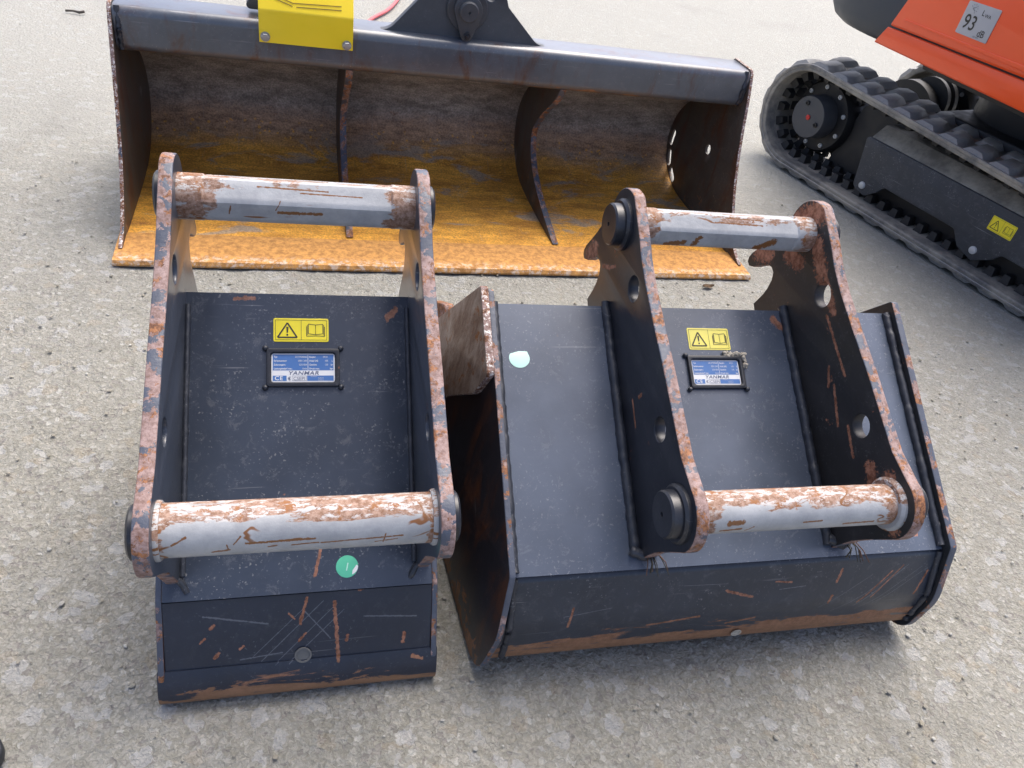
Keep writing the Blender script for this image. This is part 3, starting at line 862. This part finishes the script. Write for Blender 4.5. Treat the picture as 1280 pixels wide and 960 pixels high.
# ------------------------------------------------------------------ ditching bucket
DB = thing('ditching_bucket', 'long ditching bucket with rust-orange floor and yellow bracket on its top beam', 'bucket', (-.1928, 1.9454, 0), .3530)
DW = .9172
M['ditch'] = ditch_mat('ditch_interior')
M['blade'] = blade_mat('rusty_blade')
M['beam'] = paint('beam_paint', base=(.075, .086, .104), rough=.34, coat=.6, dust=.34, chips=.05, zwear=(.415, .458, .33), brown=.05)
M['brk'] = paint('bracket_paint', base=(.05, .055, .063), rough=.45, dust=.18, chips=.05)
M['d_out'] = paint('ditch_outside_paint', base=(.018, .02, .024), rough=.42, dust=.2, chips=.2)
M['d_edge'] = worn_edge('ditch_side_edge', .25, .55, .35)
inner = [(.10, .016), (.35, .008), (.52, .008), (.62, .016), (.69, .040), (.745, .080), (.775, .13), (.782, .18), (.768, .235), (.735, .285), (.69, .325), (.62, .365), (.54, .40), (.46, .43)]
# refine with a Catmull-Rom pass so the bowl is smooth
inner = crom(inner)
prism('shell', strip(inner, -.0075), -DW + .004, DW - .004, DB, (M['d_edge'], M['ditch']), bevel=.001)
# side plates with the slots cut along the bowl
front = [(.060, .020), (.125, .050), (.205, .145), (.262, .25), (.302, .35), (.335, .45), (.366, .528)]
back_ = offset_poly(inner, -.022)
sideD = crom(front, 5) + [(.378, .5385), (.40, .5385), (.49, .5385), (.53, .50)] + [q for q in back_[::-1] if q[1] > .001 and q[0] > .5] + [(.5, .001), (.07, .001)]
M['d_side'] = paint('ditch_side_paint', base=(.06, .054, .047), rough=.48, dust=.45, chips=.3, zwear=(.0, .34, .22), brown=.22, plane='yz', dustcol=(.30, .26, .20))
def slot(cx_, cy_, ang, L, w):
    q = rp([(-L / 2, -w / 2, w * .49), (L / 2, -w / 2, w * .49), (L / 2, w / 2, w * .49), (-L / 2, w / 2, w * .49)], 5)
    a = R(ang)
    return [(cx_ + x * math.cos(a) - y * math.sin(a), cy_ + x * math.sin(a) + y * math.cos(a)) for x, y in q][::-1]
slots = [slot(.748, .165, 95, .060, .026), slot(.728, .095, 62, .060, .026), slot(.672, .050, 30, .060, .026), circ(.474, .235, .017, 20)[::-1]]
for s in (-1, 1):
    lo, hi = s * (DW - .004), s * (DW + .006)
    prism('side_plate', sideD, min(lo, hi), max(lo, hi), DB, (M['d_side'], M['d_edge']), holes=slots if s > 0 else (), bevel=.002)
prism('cutting_edge', [(.0, .006), (.006, .015), (.145, .0185), (.15, .008), (.15, .001), (.0, .001)], -DW - .014, DW + .016, DB, (M['blade'],), bevel=.001)
# ribs
ribf = crom([(.16, .018), (.25, .036), (.35, .058), (.43, .083), (.50, .115), (.55, .155), (.575, .20), (.565, .235), (.52, .285), (.46, .335), (.40, .385), (.372, .425)], 4)
ribo = ribf + [(.47, .436)] + [q for q in offset_poly(inner, -.003)[::-1] if q[0] > .2]
M['rib_edge'] = worn_edge('rib_edge', .75, .6)
for u in (-.322, .312):
    prism('rib', ribo, u - .010, u + .010, DB, (M['d_side'], M['rib_edge']), bevel=.0015)
# beam
beam = prism('top_beam', rp([(.362, .422, .026), (.362, .534, .024), (.50, .534, .02), (.50, .422, .02)], 6), -DW + .005, DW - .005, DB, (M['beam'], M['beam']), bevel=.001)
for s in (-1, 1):
    bead('weld_bead', [(s * (DW - .017), .366, .43), (s * (DW - .017), .361, .478), (s * (DW - .017), .372, .534)], .007, DB)
# hanger bracket standing on the beam
brk = rp([(-.285, .528), (-.215, .537, .05), (-.135, .628, .0), (-.085, .705, .06), (.085, .705, .06), (.115, .628, .0), (.215, .537, .05), (.29, .528)], 8)
br = prism('hanger_bracket', brk, .405, .430, DB, (M['brk'], M['brk']), 'uz', holes=[circ(.062, .655, .018)[::-1]], bevel=.002)
prism('hanger_bracket', [(q[0] * .8, q[1]) for q in brk], .475, .495, DB, (M['brk'], M['brk']), 'uz', bevel=.002)
RING = lathe([(0, 0), (0, .058), (.010, .058), (.013, .055), (.013, 0)], 40, 'y')
link('pin_boss', RING, br, (M['brk'],), mat=T(-.004, .405, .612) @ Matrix.Rotation(math.pi, 4, 'Z'))
kp = [(-.004 + .040 * math.cos(R(a)), .612 + .040 * math.sin(R(a))) for a in range(-10, 191, 12)] + [(-.002 + .017 * math.cos(R(a)), .548 + .017 * math.sin(R(a))) for a in range(195, 346, 15)]
prism('keeper_plate', kp, .378, .391, br, (M['brk'], M['brk']), 'uz', bevel=.002)
PINC = lathe([(0, 0), (0, .027), (.012, .027), (.015, .024), (.0155, .004), (.011, .003), (.011, 0)], 32, 'y')
link('pin', PINC, br, (M['brk'],), mat=T(-.004, .378, .612) @ Matrix.Rotation(math.pi, 4, 'Z'))
NUT = lathe([(0, 0), (0, .010), (.007, .010), (.008, .009), (.008, .0055), (.015, .005), (.016, 0)], 6, 'y')
link('bolt', NUT, br, (M['head'],), mat=T(-.001, .378, .548) @ Matrix.Rotation(math.pi, 4, 'Z'))
# yellow bracket
M['ybr'] = plain('yellow_bracket_paint', (.93, .68, .02), .38, 0, .06, 12)
yb_prof = [(.3545, .483), (.3545, .562, ), (.402, .625), (.4055, .6225), (.3590, .5605), (.3590, .483)]
yb = prism('yellow_bracket', rp([(.354, .484), (.354, .566, .012), (.405, .640), (.409, .637), (.3585, .5645, .009), (.3585, .484)], 5), -.560, -.317, DB, (M['ybr'],), bevel=.001)
BOLT = lathe([(0, 0), (0, .010), (.006, .010), (.0075, .0085), (.0075, 0)], 6, 'y'); WASH = lathe([(0, 0), (0, .0125), (.0025, .0125), (.0025, 0)], 24, 'y')
for (u, zz) in ((-.5445, .499), (-.333, .497)):
    w_ = link('bolt', WASH, yb, (M['steel'],) if not WASH.materials else (), mat=T(u, .354, zz) @ Matrix.Rotation(math.pi, 4, 'Z'))
    link('bolt', BOLT, yb, (M['steel'],) if not BOLT.materials else (), mat=T(u, .3515, zz) @ Matrix.Rotation(math.pi, 4, 'Z'))
fl = Vector((.051, .074)).normalized()
fm = Matrix(((1, 0, 0), (0, fl.x, fl.y), (0, -fl.y, fl.x))).transposed().to_4x4(); fm.translation = (-.4385, .356, .569)
lines = []
for dy in (0, .009):
    lines += [stroke(-.104, .034 + dy, -.035, .011 + dy * .9, .0026), stroke(-.026 if dy == 0 else -.035, .010 + dy * 1.0, .090, .014 + dy * 1.1, .0026)]
link('scored_lines', sheet(lines), yb, (plain('line_brown', (.20, .13, .01), .6),), mat=fm @ T(0, .0, .0014))  # dark lines of the flange pattern, drawn as flat strips
# hose cover behind the bracket
prism('hose_guard', rp([(-.60, .545, .02), (-.40, .545, .02), (-.43, .585, .02), (-.58, .578, .02)], 5), .42, .49, DB, (M['brk'],), 'uz', bevel=.004)

# ------------------------------------------------------------------ excavator
EX = thing('excavator', 'orange mini excavator on black rubber tracks, marked 93 dB', 'excavator', (1.0, 3.255, 0), -.95175)
def rubber(name, c0, c1, dirt):
    g = G(name)
    n = g.noise(g.obj, 6, 6, .65)
    c = g.mix(g.noise(g.obj, 50, 4), c0, c1)
    c = g.mix(g.math('MULTIPLY', g.rng(n, .36, .62), dirt), c, (.38, .345, .28))
    g.set('Base Color', c); g.set('Roughness', .62); g.set('Normal', g.bump(g.noise(g.obj, 90, 4, .6), .002, .3))
    return g.m
M['rubber'] = rubber('track_rubber', (.075, .075, .074), (.13, .13, .128), .9)
M['rubber_top'] = rubber('tread_rubber', (.18, .185, .19), (.30, .30, .295), .7)
M['frame'] = paint('track_frame_paint', base=(.040, .044, .050), rough=.55, dust=.42, chips=0)
g = G('dusty_frame_top'); g.set('Base Color', g.mix(g.rng(g.noise(g.obj, 12, 6, .7), .3, .7), (.16, .14, .11), (.36, .32, .25))); g.set('Roughness', .8); M['frame_top'] = g.m
M['blackp'] = plain('black_casting', (.012, .012, .013), .5, 0, .3)
M['hubgrey'] = plain('hub_grey', (.055, .058, .064), .45, 0, .12)
g = G('orange_paint'); g.set('Base Color', (.78, .085, .012)); g.set('Roughness', .32); g.set('Coat Weight', .3)
g.set('Base Color', g.mix(g.noise(g.obj, 6, 3), (.80, .075, .005), (.88, .092, .007))); M['orange'] = g.m
M['slate'] = plain('counterweight_grey', (.042, .050, .060), .5, 0, .15, 14)
M['stk'] = plain('sticker_grey', (.42, .42, .42), .45, 0, .06)
M['red'] = plain('red_cap', (.6, .03, .02), .5, 0, .1)
M['zinc'] = plain('zinc_bolt', (.55, .56, .55), .45, .3, .15)
# loop: sprocket end, idler end
c0, r0, c1, r1 = (-.112, .2225), .2225, (1.14, .190), .190
def loop(off_, n=40):
    pts = []
    dx = c1[0] - c0[0]
    th = math.asin((r0 - r1) / dx) if False else 0.0
    top = math.atan2(c1[1] + r1 - c0[1] - r0, dx)
    for k in range(n + 1):
        a = math.pi / 2 + top + (math.pi - top) * k / n
        pts.append((c0[0] + (r0 + off_) * math.cos(a), c0[1] + (r0 + off_) * math.sin(a)))
    for k in range(n + 1):
        a = -math.pi / 2 + (math.pi + top) * k / n
        pts.append((c1[0] + (r1 + off_) * math.cos(a), c1[1] + (r1 + off_) * math.sin(a)))
    return pts
def resample(P, step):
    P = [Vector(p) for p in P]; P.append(P[0])
    L = sum((b - a).length for a, b in zip(P, P[1:])); n = round(L / step); st = L / n
    out = []; d = 0.0; tgt = 0.0
    for a, b in zip(P, P[1:]):
        l = (b - a).length
        while tgt <= d + l + 1e-9 and len(out) < n:
            t = (tgt - d) / l if l else 0
            tan = (b - a).normalized(); out.append((a.lerp(b, t), tan)); tgt += st
        d += l
    return out
BELT_W, TH = .25, .026
LIFT = .019                                    # tread height: the belt rides on its lugs
# tread lug: x along the belt, y across (0 at the outer edge), z outwards
def lug(bm):
    b = [(-.049, .001), (.047, .001), (.050, .05), (.026, .130), (-.050, .130), (-.048, .06)]
    t = [(-.022, .010), (.022, .010), (.028, .055), (.006, .120), (-.034, .120), (-.026, .06)]
    vb = [bm.verts.new((x, y, -.002)) for x, y in b]; vt = [bm.verts.new((x, y, LIFT)) for x, y in t]
    for k in range(6): bm.faces.new((vb[k], vb[(k + 1) % 6], vt[(k + 1) % 6], vt[k]))
    bm.faces.new(vt); bm.faces.new(vb[::-1])
    bmesh.ops.bevel(bm, geom=[e for e in bm.edges if e.verts[0].co.z > .01 and e.verts[1].co.z > .01], offset=.003, segments=1, affect='EDGES')
LUG = from_bm(lug, 35); LUG.materials.append(M['rubber_top'])
def guide(bm):
    b = [(-.018, -.022), (.018, -.022), (.018, .022), (-.018, .022)]
    vb = [bm.verts.new((x, y, 0)) for x, y in b]; vt = [bm.verts.new((x * .62, y * .7, -.032)) for x, y in b]
    for k in range(4): bm.faces.new((vb[k], vb[(k + 1) % 4], vt[(k + 1) % 4], vt[k]))
    bm.faces.new(vt); bm.faces.new(vb)
GUIDE = from_bm(guide, 30); GUIDE.materials.append(M['blackp'])
def track(v0, mirror, detail):
    Lo = [(x, z + 0.0) for x, z in loop(-LIFT)]
    hole = loop(-LIFT - TH)[::-1]
    belt = prism('track_belt', Lo, v0, v0 + BELT_W, EX, (M['rubber'], M['rubber']), 'uz', holes=[hole], bevel=.006, ang=40)
    # raised bead near the outer rim
    if detail:
        ed = loop(-LIFT + .003); ein = loop(-LIFT - .010)[::-1]
        prism('track_rim', ed, v0 - .004, v0 + .012, belt, (M['rubber'], M['rubber_top']), 'uz', holes=[ein], bevel=.003, ang=40)
    for i, (p, tan) in enumerate(resample(loop(-LIFT), .104)):
        nrm = Vector((tan.y, -tan.x))
        for sgn in (0, 1):
            y0 = v0 if sgn == 0 else v0 + BELT_W
            xa = Vector((tan.x, 0, tan.y)); za = Vector((nrm.x, 0, nrm.y))
            ya = za.cross(xa)
            if sgn: xa, ya = -xa, -ya
            # ya must point to the middle of the belt
            if (ya.y > 0) != (sgn == 0): ya = -ya; xa = -xa
            mm = Matrix((xa, ya, za)).transposed().to_4x4()
            q = p + tan * (.052 if sgn else 0)
            mm.translation = (q.x, y0, q.y)
            link('tread_lug', LUG, belt, mat=mm)
    if detail:
        for p, tan in resample(loop(-LIFT - TH + .001), .062):
            nrm = Vector((tan.y, -tan.x))
            xa = Vector((tan.x, 0, tan.y)); za = Vector((nrm.x, 0, nrm.y)); ya = za.cross(xa)
            for dv in (.085, .165):
                mm = Matrix((xa, ya, za)).transposed().to_4x4(); mm.translation = (p.x, v0 + dv, p.y)
                link('guide_lug', GUIDE, belt, mat=mm)
    return belt
track(0.0, False, True)
track(.82, True, False)
def sprocket(v, face):
    n = 23
    v = v + .07
    pts = []
    for k in range(n):
        for (f_, r_) in ((0, .150), (.28, .150), (.42, .168), (.60, .168), (.78, .150)):
            a = 2 * math.pi * (k + f_) / n
            pts.append((c0[0] + r_ * math.cos(a), c0[1] + r_ * math.sin(a)))
    sp = prism('sprocket', pts, v + .112, v + .138, EX, (M['blackp'], M['blackp']), 'uz', bevel=.002)
    tooth = []
    FL = lathe([(0, 0), (0, .150), (.03, .147), (.05, .135), (.05, 0)], 48, 'y')
    link('flange', FL, sp, (M['blackp'],), mat=T(c0[0], v + .112, c0[1]) @ Matrix.Rotation(math.pi, 4, 'Z'))
    HB = lathe([(0, 0), (0, .088), (.07, .086), (.078, .082), (.0785, 0)], 48, 'y')
    hb = link('hub_cover', HB, sp, (M['hubgrey'],), mat=T(c0[0], v + .064, c0[1]) @ Matrix.Rotation(math.pi, 4, 'Z'))
    BB = lathe([(0, 0), (0, .0095), (.007, .0095), (.008, .0085), (.008, .005), (.004, .0045), (.004, 0)], 12, 'y')
    for k in range(9):
        a = R(20 + 40 * k)
        link('bolt', BB, sp, (M['zinc'],) if not BB.materials else (), mat=T(c0[0] + .118 * math.cos(a), v + .064, c0[1] + .118 * math.sin(a)) @ Matrix.Rotation(math.pi, 4, 'Z'))
    CB = BB.copy(); CB.materials.clear(); CB.materials.append(M['blackp'])
    for a in (115, -15):
        link('bolt', CB, sp, mat=T(c0[0] + .055 * math.cos(R(a)), v - .0135, c0[1] + .055 * math.sin(R(a))) @ Matrix.Rotation(math.pi, 4, 'Z'))
    RC = lathe([(0, 0), (0, .011), (.004, .011), (.005, .009), (.005, 0)], 6, 'y')
    link('plug', RC, sp, (M['red'],), mat=T(c0[0] + .004, v - .0140, c0[1]) @ Matrix.Rotation(math.pi, 4, 'Z'))
sprocket(0.0, -1)
sprocket(.82, -1)
for vv in (.20, .66):
    link('drive_motor', lathe([(0, 0), (0, .145), (.12, .145), (.13, .13), (.20, .12), (.20, 0)], 40, 'y'), EX, (M['blackp'],), mat=T(c0[0], vv, c0[1]))
prism('motor_mount', rp([(-.02, .055, .02), (.30, .055, .02), (.26, .33, .02), (.05, .345, .04)], 4), .165, .235, EX, (M['blackp'],), 'uz', bevel=.005)
# track frame: side plate with scalloped underside, sloping top
fr_o = rp([(.205, .275, .012), (.225, .155, .02), (.235, .085, .02), (.300, .068, .02), (.345, .105, .03), (.368, .135, .02), (.690, .135, .02), (.728, .088, .03), (.800, .068, .02), (.862, .105, .03), (.885, .135, .02), (1.10, .135, .02), (1.10, .275)], 5)
tf = prism('track_frame', fr_o, .035, .050, EX, (M['frame'], M['frame']), 'uz', bevel=.003)
g0 = [(.035 + .012, .272), (.10, .335), (.20, .335), (.20, .10), (.05, .10)]
prism('frame_beam', [(.048, .273), (.105, .318), (.205, .318), (.205, .16), (.052, .16)], .215, 1.10, tf, (M['frame'], M['frame_top']), 'vz', bevel=.004)
RIV = lathe([(0, 0), (0, .0145), (.005, .013), (.007, .009), (.0075, 0)], 20, 'y'); RIV.materials.append(M['zinc'])
for u, zz in ((.276, .103), (.790, .104)):
    link('bolt', RIV, tf, mat=T(u, .035, zz) @ Matrix.Rotation(math.pi, 4, 'Z'))
ROL = lathe([(0, 0), (0, .05), (.15, .05), (.155, .045), (.155, 0)], 28, 'y')
for u in (.40, .70, .95):
    link('track_roller', ROL, tf, (M['blackp'],) if not ROL.materials else (), mat=T(u, .13, .105))
prism('gap_shade_sheet', [(.22, .05), (1.05, .05), (1.05, .20), (.22, .20)], .105, .115, tf, (M['blackp'],), 'uz', bevel=.001)  # added black sheet, stands in for the shade under the frame
IDR = lathe([(0, 0), (0, .035), (.03, .035), (.034, .03), (.034, 0)], 24, 'y')
link('carrier_roller', IDR, tf, (M['blackp'],), mat=T(.93, .065, .315) @ Matrix.Rotation(math.pi, 4, 'Z'))
ym = Matrix(((1, 0, 0), (0, 0, 1), (0, -1, 0))).transposed().to_4x4(); ym.translation = (.838, .0345, .216)
warning_sticker(tf, ym, .092, .050, M['yellow'])
prism('idler', circ(c1[0], c1[1], .14, 36), .08, .17, EX, (M['blackp'],), 'uz', bevel=.01)
prism('idler', circ(c1[0], c1[1], .14, 36), .90, .99, EX, (M['blackp'],), 'uz', bevel=.01)
prism('track_frame', fr_o, .855, .98, EX, (M['frame'], M['frame']), 'uz', bevel=.003)
# undercarriage between the tracks
prism('undercarriage', rp([(.22, .22, .02), (.90, .22, .02), (.80, .42, .05), (.32, .42, .05)], 4), .20, .85, EX, (M['blackp'],), 'uz', bevel=.01)
prism('slew_ring', circ(.56, .535, .26, 48), .415, .52, EX, (M['blackp'],), 'uv', bevel=.01)
# house, turned slightly against the tracks
HA = R(-7.3)
kk = -.0616
HMm = Matrix.Rotation(HA, 4, 'Z'); HMm.translation = (.127 * kk, .992 * kk, 0)
def HS(name, outline, lo, hi, mats, plane='uz', parent=EX, **kw):
    return prism(name, outline, lo, hi, parent, mats, plane, mat=HMm if parent is EX else None, **kw)
skirt = HS('side_skirt', rp([(.150, .600, .004), (.184, .6625, .004), (1.30, .690, .004), (1.30, .600, .004)], 3), .0, .05, (M['orange'],), bevel=.006)
dark = HS('body_gap', [(.18, .655), (.20, .70), (1.30, .73), (1.30, .67)], .012, .10, (M['blackp'],), bevel=.002)
panel = HS('side_panel', rp([(.190, .668, .006), (.245, .84, .02), (1.30, .99, .02), (1.30, .697, .006)], 4), -.002, .06, (M['orange'],), bevel=.008)
# pressed crease along the panel
HS('crease', [(.24, .700), (.245, .704), (1.25, .7225), (1.25, .700)], -.006, .0, (M['orange'],), parent=panel, bevel=.0028)
HS('upper_body', [(.26, .70), (.33, 1.05), (1.25, 1.05), (1.25, .70)], .055, .85, (M['orange'],), bevel=.03)
HS('floor_plate', [(.30, .56), (.28, .598), (1.2, .598), (1.2, .56)], .12, .85, (M['blackp'],), bevel=.004)
st = HS('noise_sticker', rp([(.460, .726, .004), (.585, .727, .004), (.585, .823, .004), (.460, .820, .004)], 4), -.0044, -.0024, (M['stk'],), parent=panel, bevel=.0003)
tm = Matrix(((1, 0, 0), (0, 0, 1), (0, -1, 0))).transposed().to_4x4(); tm.translation = (.460, -.0049, .727)
link('lettering', text_polys([('93', .012, .018, .042, {'sx': .85, 'bold': .012}), ('dB', .080, .010, .020, {'sx': .9, 'bold': .01}), ('L', .064, .066, .016, {'bold': .01}), ('WA', .077, .064, .010, {'bold': .01}), ('ISO 6395', .070, .004, .004)]), st, (M['ink'],), mat=tm)
ck = []
for k in range(14):
    a = R(-60 + k * 18)
    if k % 2 == 0: ck.append(stroke(.030 + .010 * math.cos(a), .076 + .010 * math.sin(a), .030 + .014 * math.cos(a), .076 + .014 * math.sin(a), .0025))
ck += [stroke(.024, .076, .036, .082, .003), stroke(.024, .076, .036, .070, .003)]
link('mark', sheet(ck), st, (plain('faint_ink', (.25, .25, .25), .6),), mat=tm)
# rounded rear counterweight
cw = [(.20, .004), (.10, -.004), (.0, .0), (-.10, .020), (-.20, .07), (-.29, .16), (-.35, .28), (-.38, .45), (-.35, .62), (-.22, .76), (.02, .86), (.25, .90), (.25, .01)]
cwo = crom(cw[:-2], 5) + [(.25, .90), (.25, .01)]
def cweight(bm):
    levels = [(.605, .93), (.62, .972), (.66, 1.0), (.80, 1.0), (.92, .985), (1.0, .94), (1.02, .90)]
    rings = []
    for z_, s_ in levels:
        sh = (.66 - z_) * .5 if z_ < .66 else (z_ - .66) * .15
        rings.append([bm.verts.new((.25 + (x - .25) * s_ + (sh * (.25 - x) / .63), .45 + (y - .45) * s_, z_)) for x, y in cwo])
    n = len(cwo)
    for a, b in zip(rings, rings[1:]):
        for k in range(n): bm.faces.new((a[k], a[(k + 1) % n], b[(k + 1) % n], b[k]))
    bm.faces.new(rings[0]); bm.faces.new(rings[-1])
link('counterweight', from_bm(cweight, 45), EX, (M['slate'],), mat=HMm)
# hoses and a swivel between the tracks
SW = lathe([(0, 0), (0, .10), (.02, .10), (.022, .085), (.05, .085), (.052, .10), (.075, .10), (.08, .06), (.12, .055), (.12, 0)], 36, 'y')
link('travel_motor', SW, EX, (M['blackp'],), mat=T(-.06, .72, .30))

# ------------------------------------------------------------------ small things lying about
hose = [(-1.115, 4.20, .010), (-1.108, 4.32, .010), (-1.085, 4.52, .010), (-1.10, 4.82, .010), (-1.16, 5.2, .010), (-1.05, 5.6, .010)]
o = link('red_hose', tube(crom(hose, 4), .010, 8, .05, 60, .8), None, (plain('red_plastic', (.50, .09, .10), .5),))
tag(o, 'thin red hose lying on the ground behind the yellow bracket', 'hose')
tw = [(-2.262, 3.44, .006), (-2.235, 3.452, .008), (-2.205, 3.45, .007), (-2.19, 3.465, .010)]
o = link('twig', tube(tw, .0055, 6, .25), None, (plain('bark', (.10, .085, .07), .85),)); tag(o, 'short dark twig on the bare concrete', 'twig')
def leaf_mesh(L, W, c, seed):
    r = random.Random(seed)
    def f(bm):
        n = 8
        mid, le, ri = [], [], []
        for k in range(n + 1):
            t = k / n; w = W * math.sin(math.pi * t) ** .8 * (1 + r.uniform(-.15, .15)); zz = .004 * math.sin(3 * t + seed) + .005
            mid.append(bm.verts.new((L * (t - .5), 0, zz - .002))); le.append(bm.verts.new((L * (t - .5), w, zz + .003))); ri.append(bm.verts.new((L * (t - .5), -w, zz + .002)))
        for k in range(n):
            bm.faces.new((mid[k], mid[k + 1], le[k + 1], le[k])); bm.faces.new((ri[k], ri[k + 1], mid[k + 1], mid[k]))
        bmesh.ops.solidify(bm, geom=bm.faces[:], thickness=.0008)
    return from_bm(f, 60)
LEAFM = plain('dry_leaf', (.16, .10, .055), .8, 0, .3)
o = link('dry_leaf', leaf_mesh(.045, .010, None, 3), None, (LEAFM,), loc=(.536, 2.165, .001)); o.rotation_euler = (0, 0, .5)
tag(o, 'curled brown dry leaf in front of the cutting blade', 'leaf')
# loose grit
def grit():
    base = []
    for s in range(5):
        b = bmesh.new(); bmesh.ops.create_icosphere(b, subdivisions=1, radius=1)
        r = random.Random(s)
        base.append((np.array([tuple(v.co * r.uniform(.7, 1.15)) for v in b.verts]), np.array([[v.index for v in f_.verts] for f_ in b.faces]))); b.free()
    V, Fc, n = [], [], 0
    for k in range(3800):
        if k % 3: x, y = rng.uniform(-1.5, 1.9), rng.uniform(.3, 2.2)
        else: x, y = rng.uniform(-2.4, 2.0), rng.uniform(.3, 4.5)
        r = .0013 + .0036 * rng.random() ** 4
        bv, bf = base[k % 5]
        a = rng.uniform(0, 6.28); ca, sa = math.cos(a), math.sin(a)
        q = bv * np.array([r * rng.uniform(.9, 1.6), r, r * rng.uniform(.45, .75)])
        q = np.stack([q[:, 0] * ca - q[:, 1] * sa + x, q[:, 0] * sa + q[:, 1] * ca + y, q[:, 2] - .002 + r * .25], 1)
        V.append(q); Fc.append(bf + n); n += len(q)
    me = bpy.data.meshes.new('grit'); me.from_pydata(np.concatenate(V).tolist(), [], np.concatenate(Fc).tolist()); me.update(); return me
g = G('grit_stone'); t = g.t.nodes.new('ShaderNodeNewGeometry')
g.set('Base Color', g.ramp(t.outputs['Random Per Island'], [(0, (.17, .16, .13)), (.3, (.27, .26, .22)), (.6, (.22, .20, .155)), (.8, (.30, .295, .27)), (1, (.38, .38, .35))])); g.set('Roughness', .85)
gr = link('loose_grit', grit(), None, (g.m,)); gr['kind'] = 'stuff'; gr['label'] = 'loose stone grit scattered over the concrete'
# toe of a shoe at the edge of the yard
SH = thing('shoe', 'dark navy shoe toe on the bare concrete', 'shoe', (-.684, .402, 0), R(18))
def shoe(bm):
    secs = [(-.22, .036, .060), (-.16, .040, .066), (-.08, .040, .062), (.0, .046, .052), (.05, .046, .042), (.085, .038, .033), (.105, .024, .024), (.113, .006, .012)]
    rings = []
    for x, w, h in secs:
        rings.append([bm.verts.new((x, w * math.cos(R(a)), .018 + (h * math.sin(R(a)) if a <= 180 else -.004))) for a in range(0, 181, 15)])
    n = len(rings[0])
    for a, b in zip(rings, rings[1:]):
        for k in range(n - 1): bm.faces.new((a[k], a[k + 1], b[k + 1], b[k]))
        bm.faces.new((a[0], b[0], b[-1], a[-1]))
    bm.faces.new(rings[0]); bm.faces.new(rings[-1][::-1])
link('upper', from_bm(shoe, 60), SH, (plain('navy_leather', (.016, .02, .04), .45, 0, .2),))
sole = crom([(-.225, -.030), (-.10, -.042), (.0, -.049), (.06, -.047), (.10, -.032), (.118, 0), (.10, .032), (.06, .047), (.0, .049), (-.10, .042), (-.225, .030)], 4)
prism('sole', sole, .001, .022, SH, (plain('sole_rubber', (.02, .023, .03), .55),), 'uv', bevel=.004)
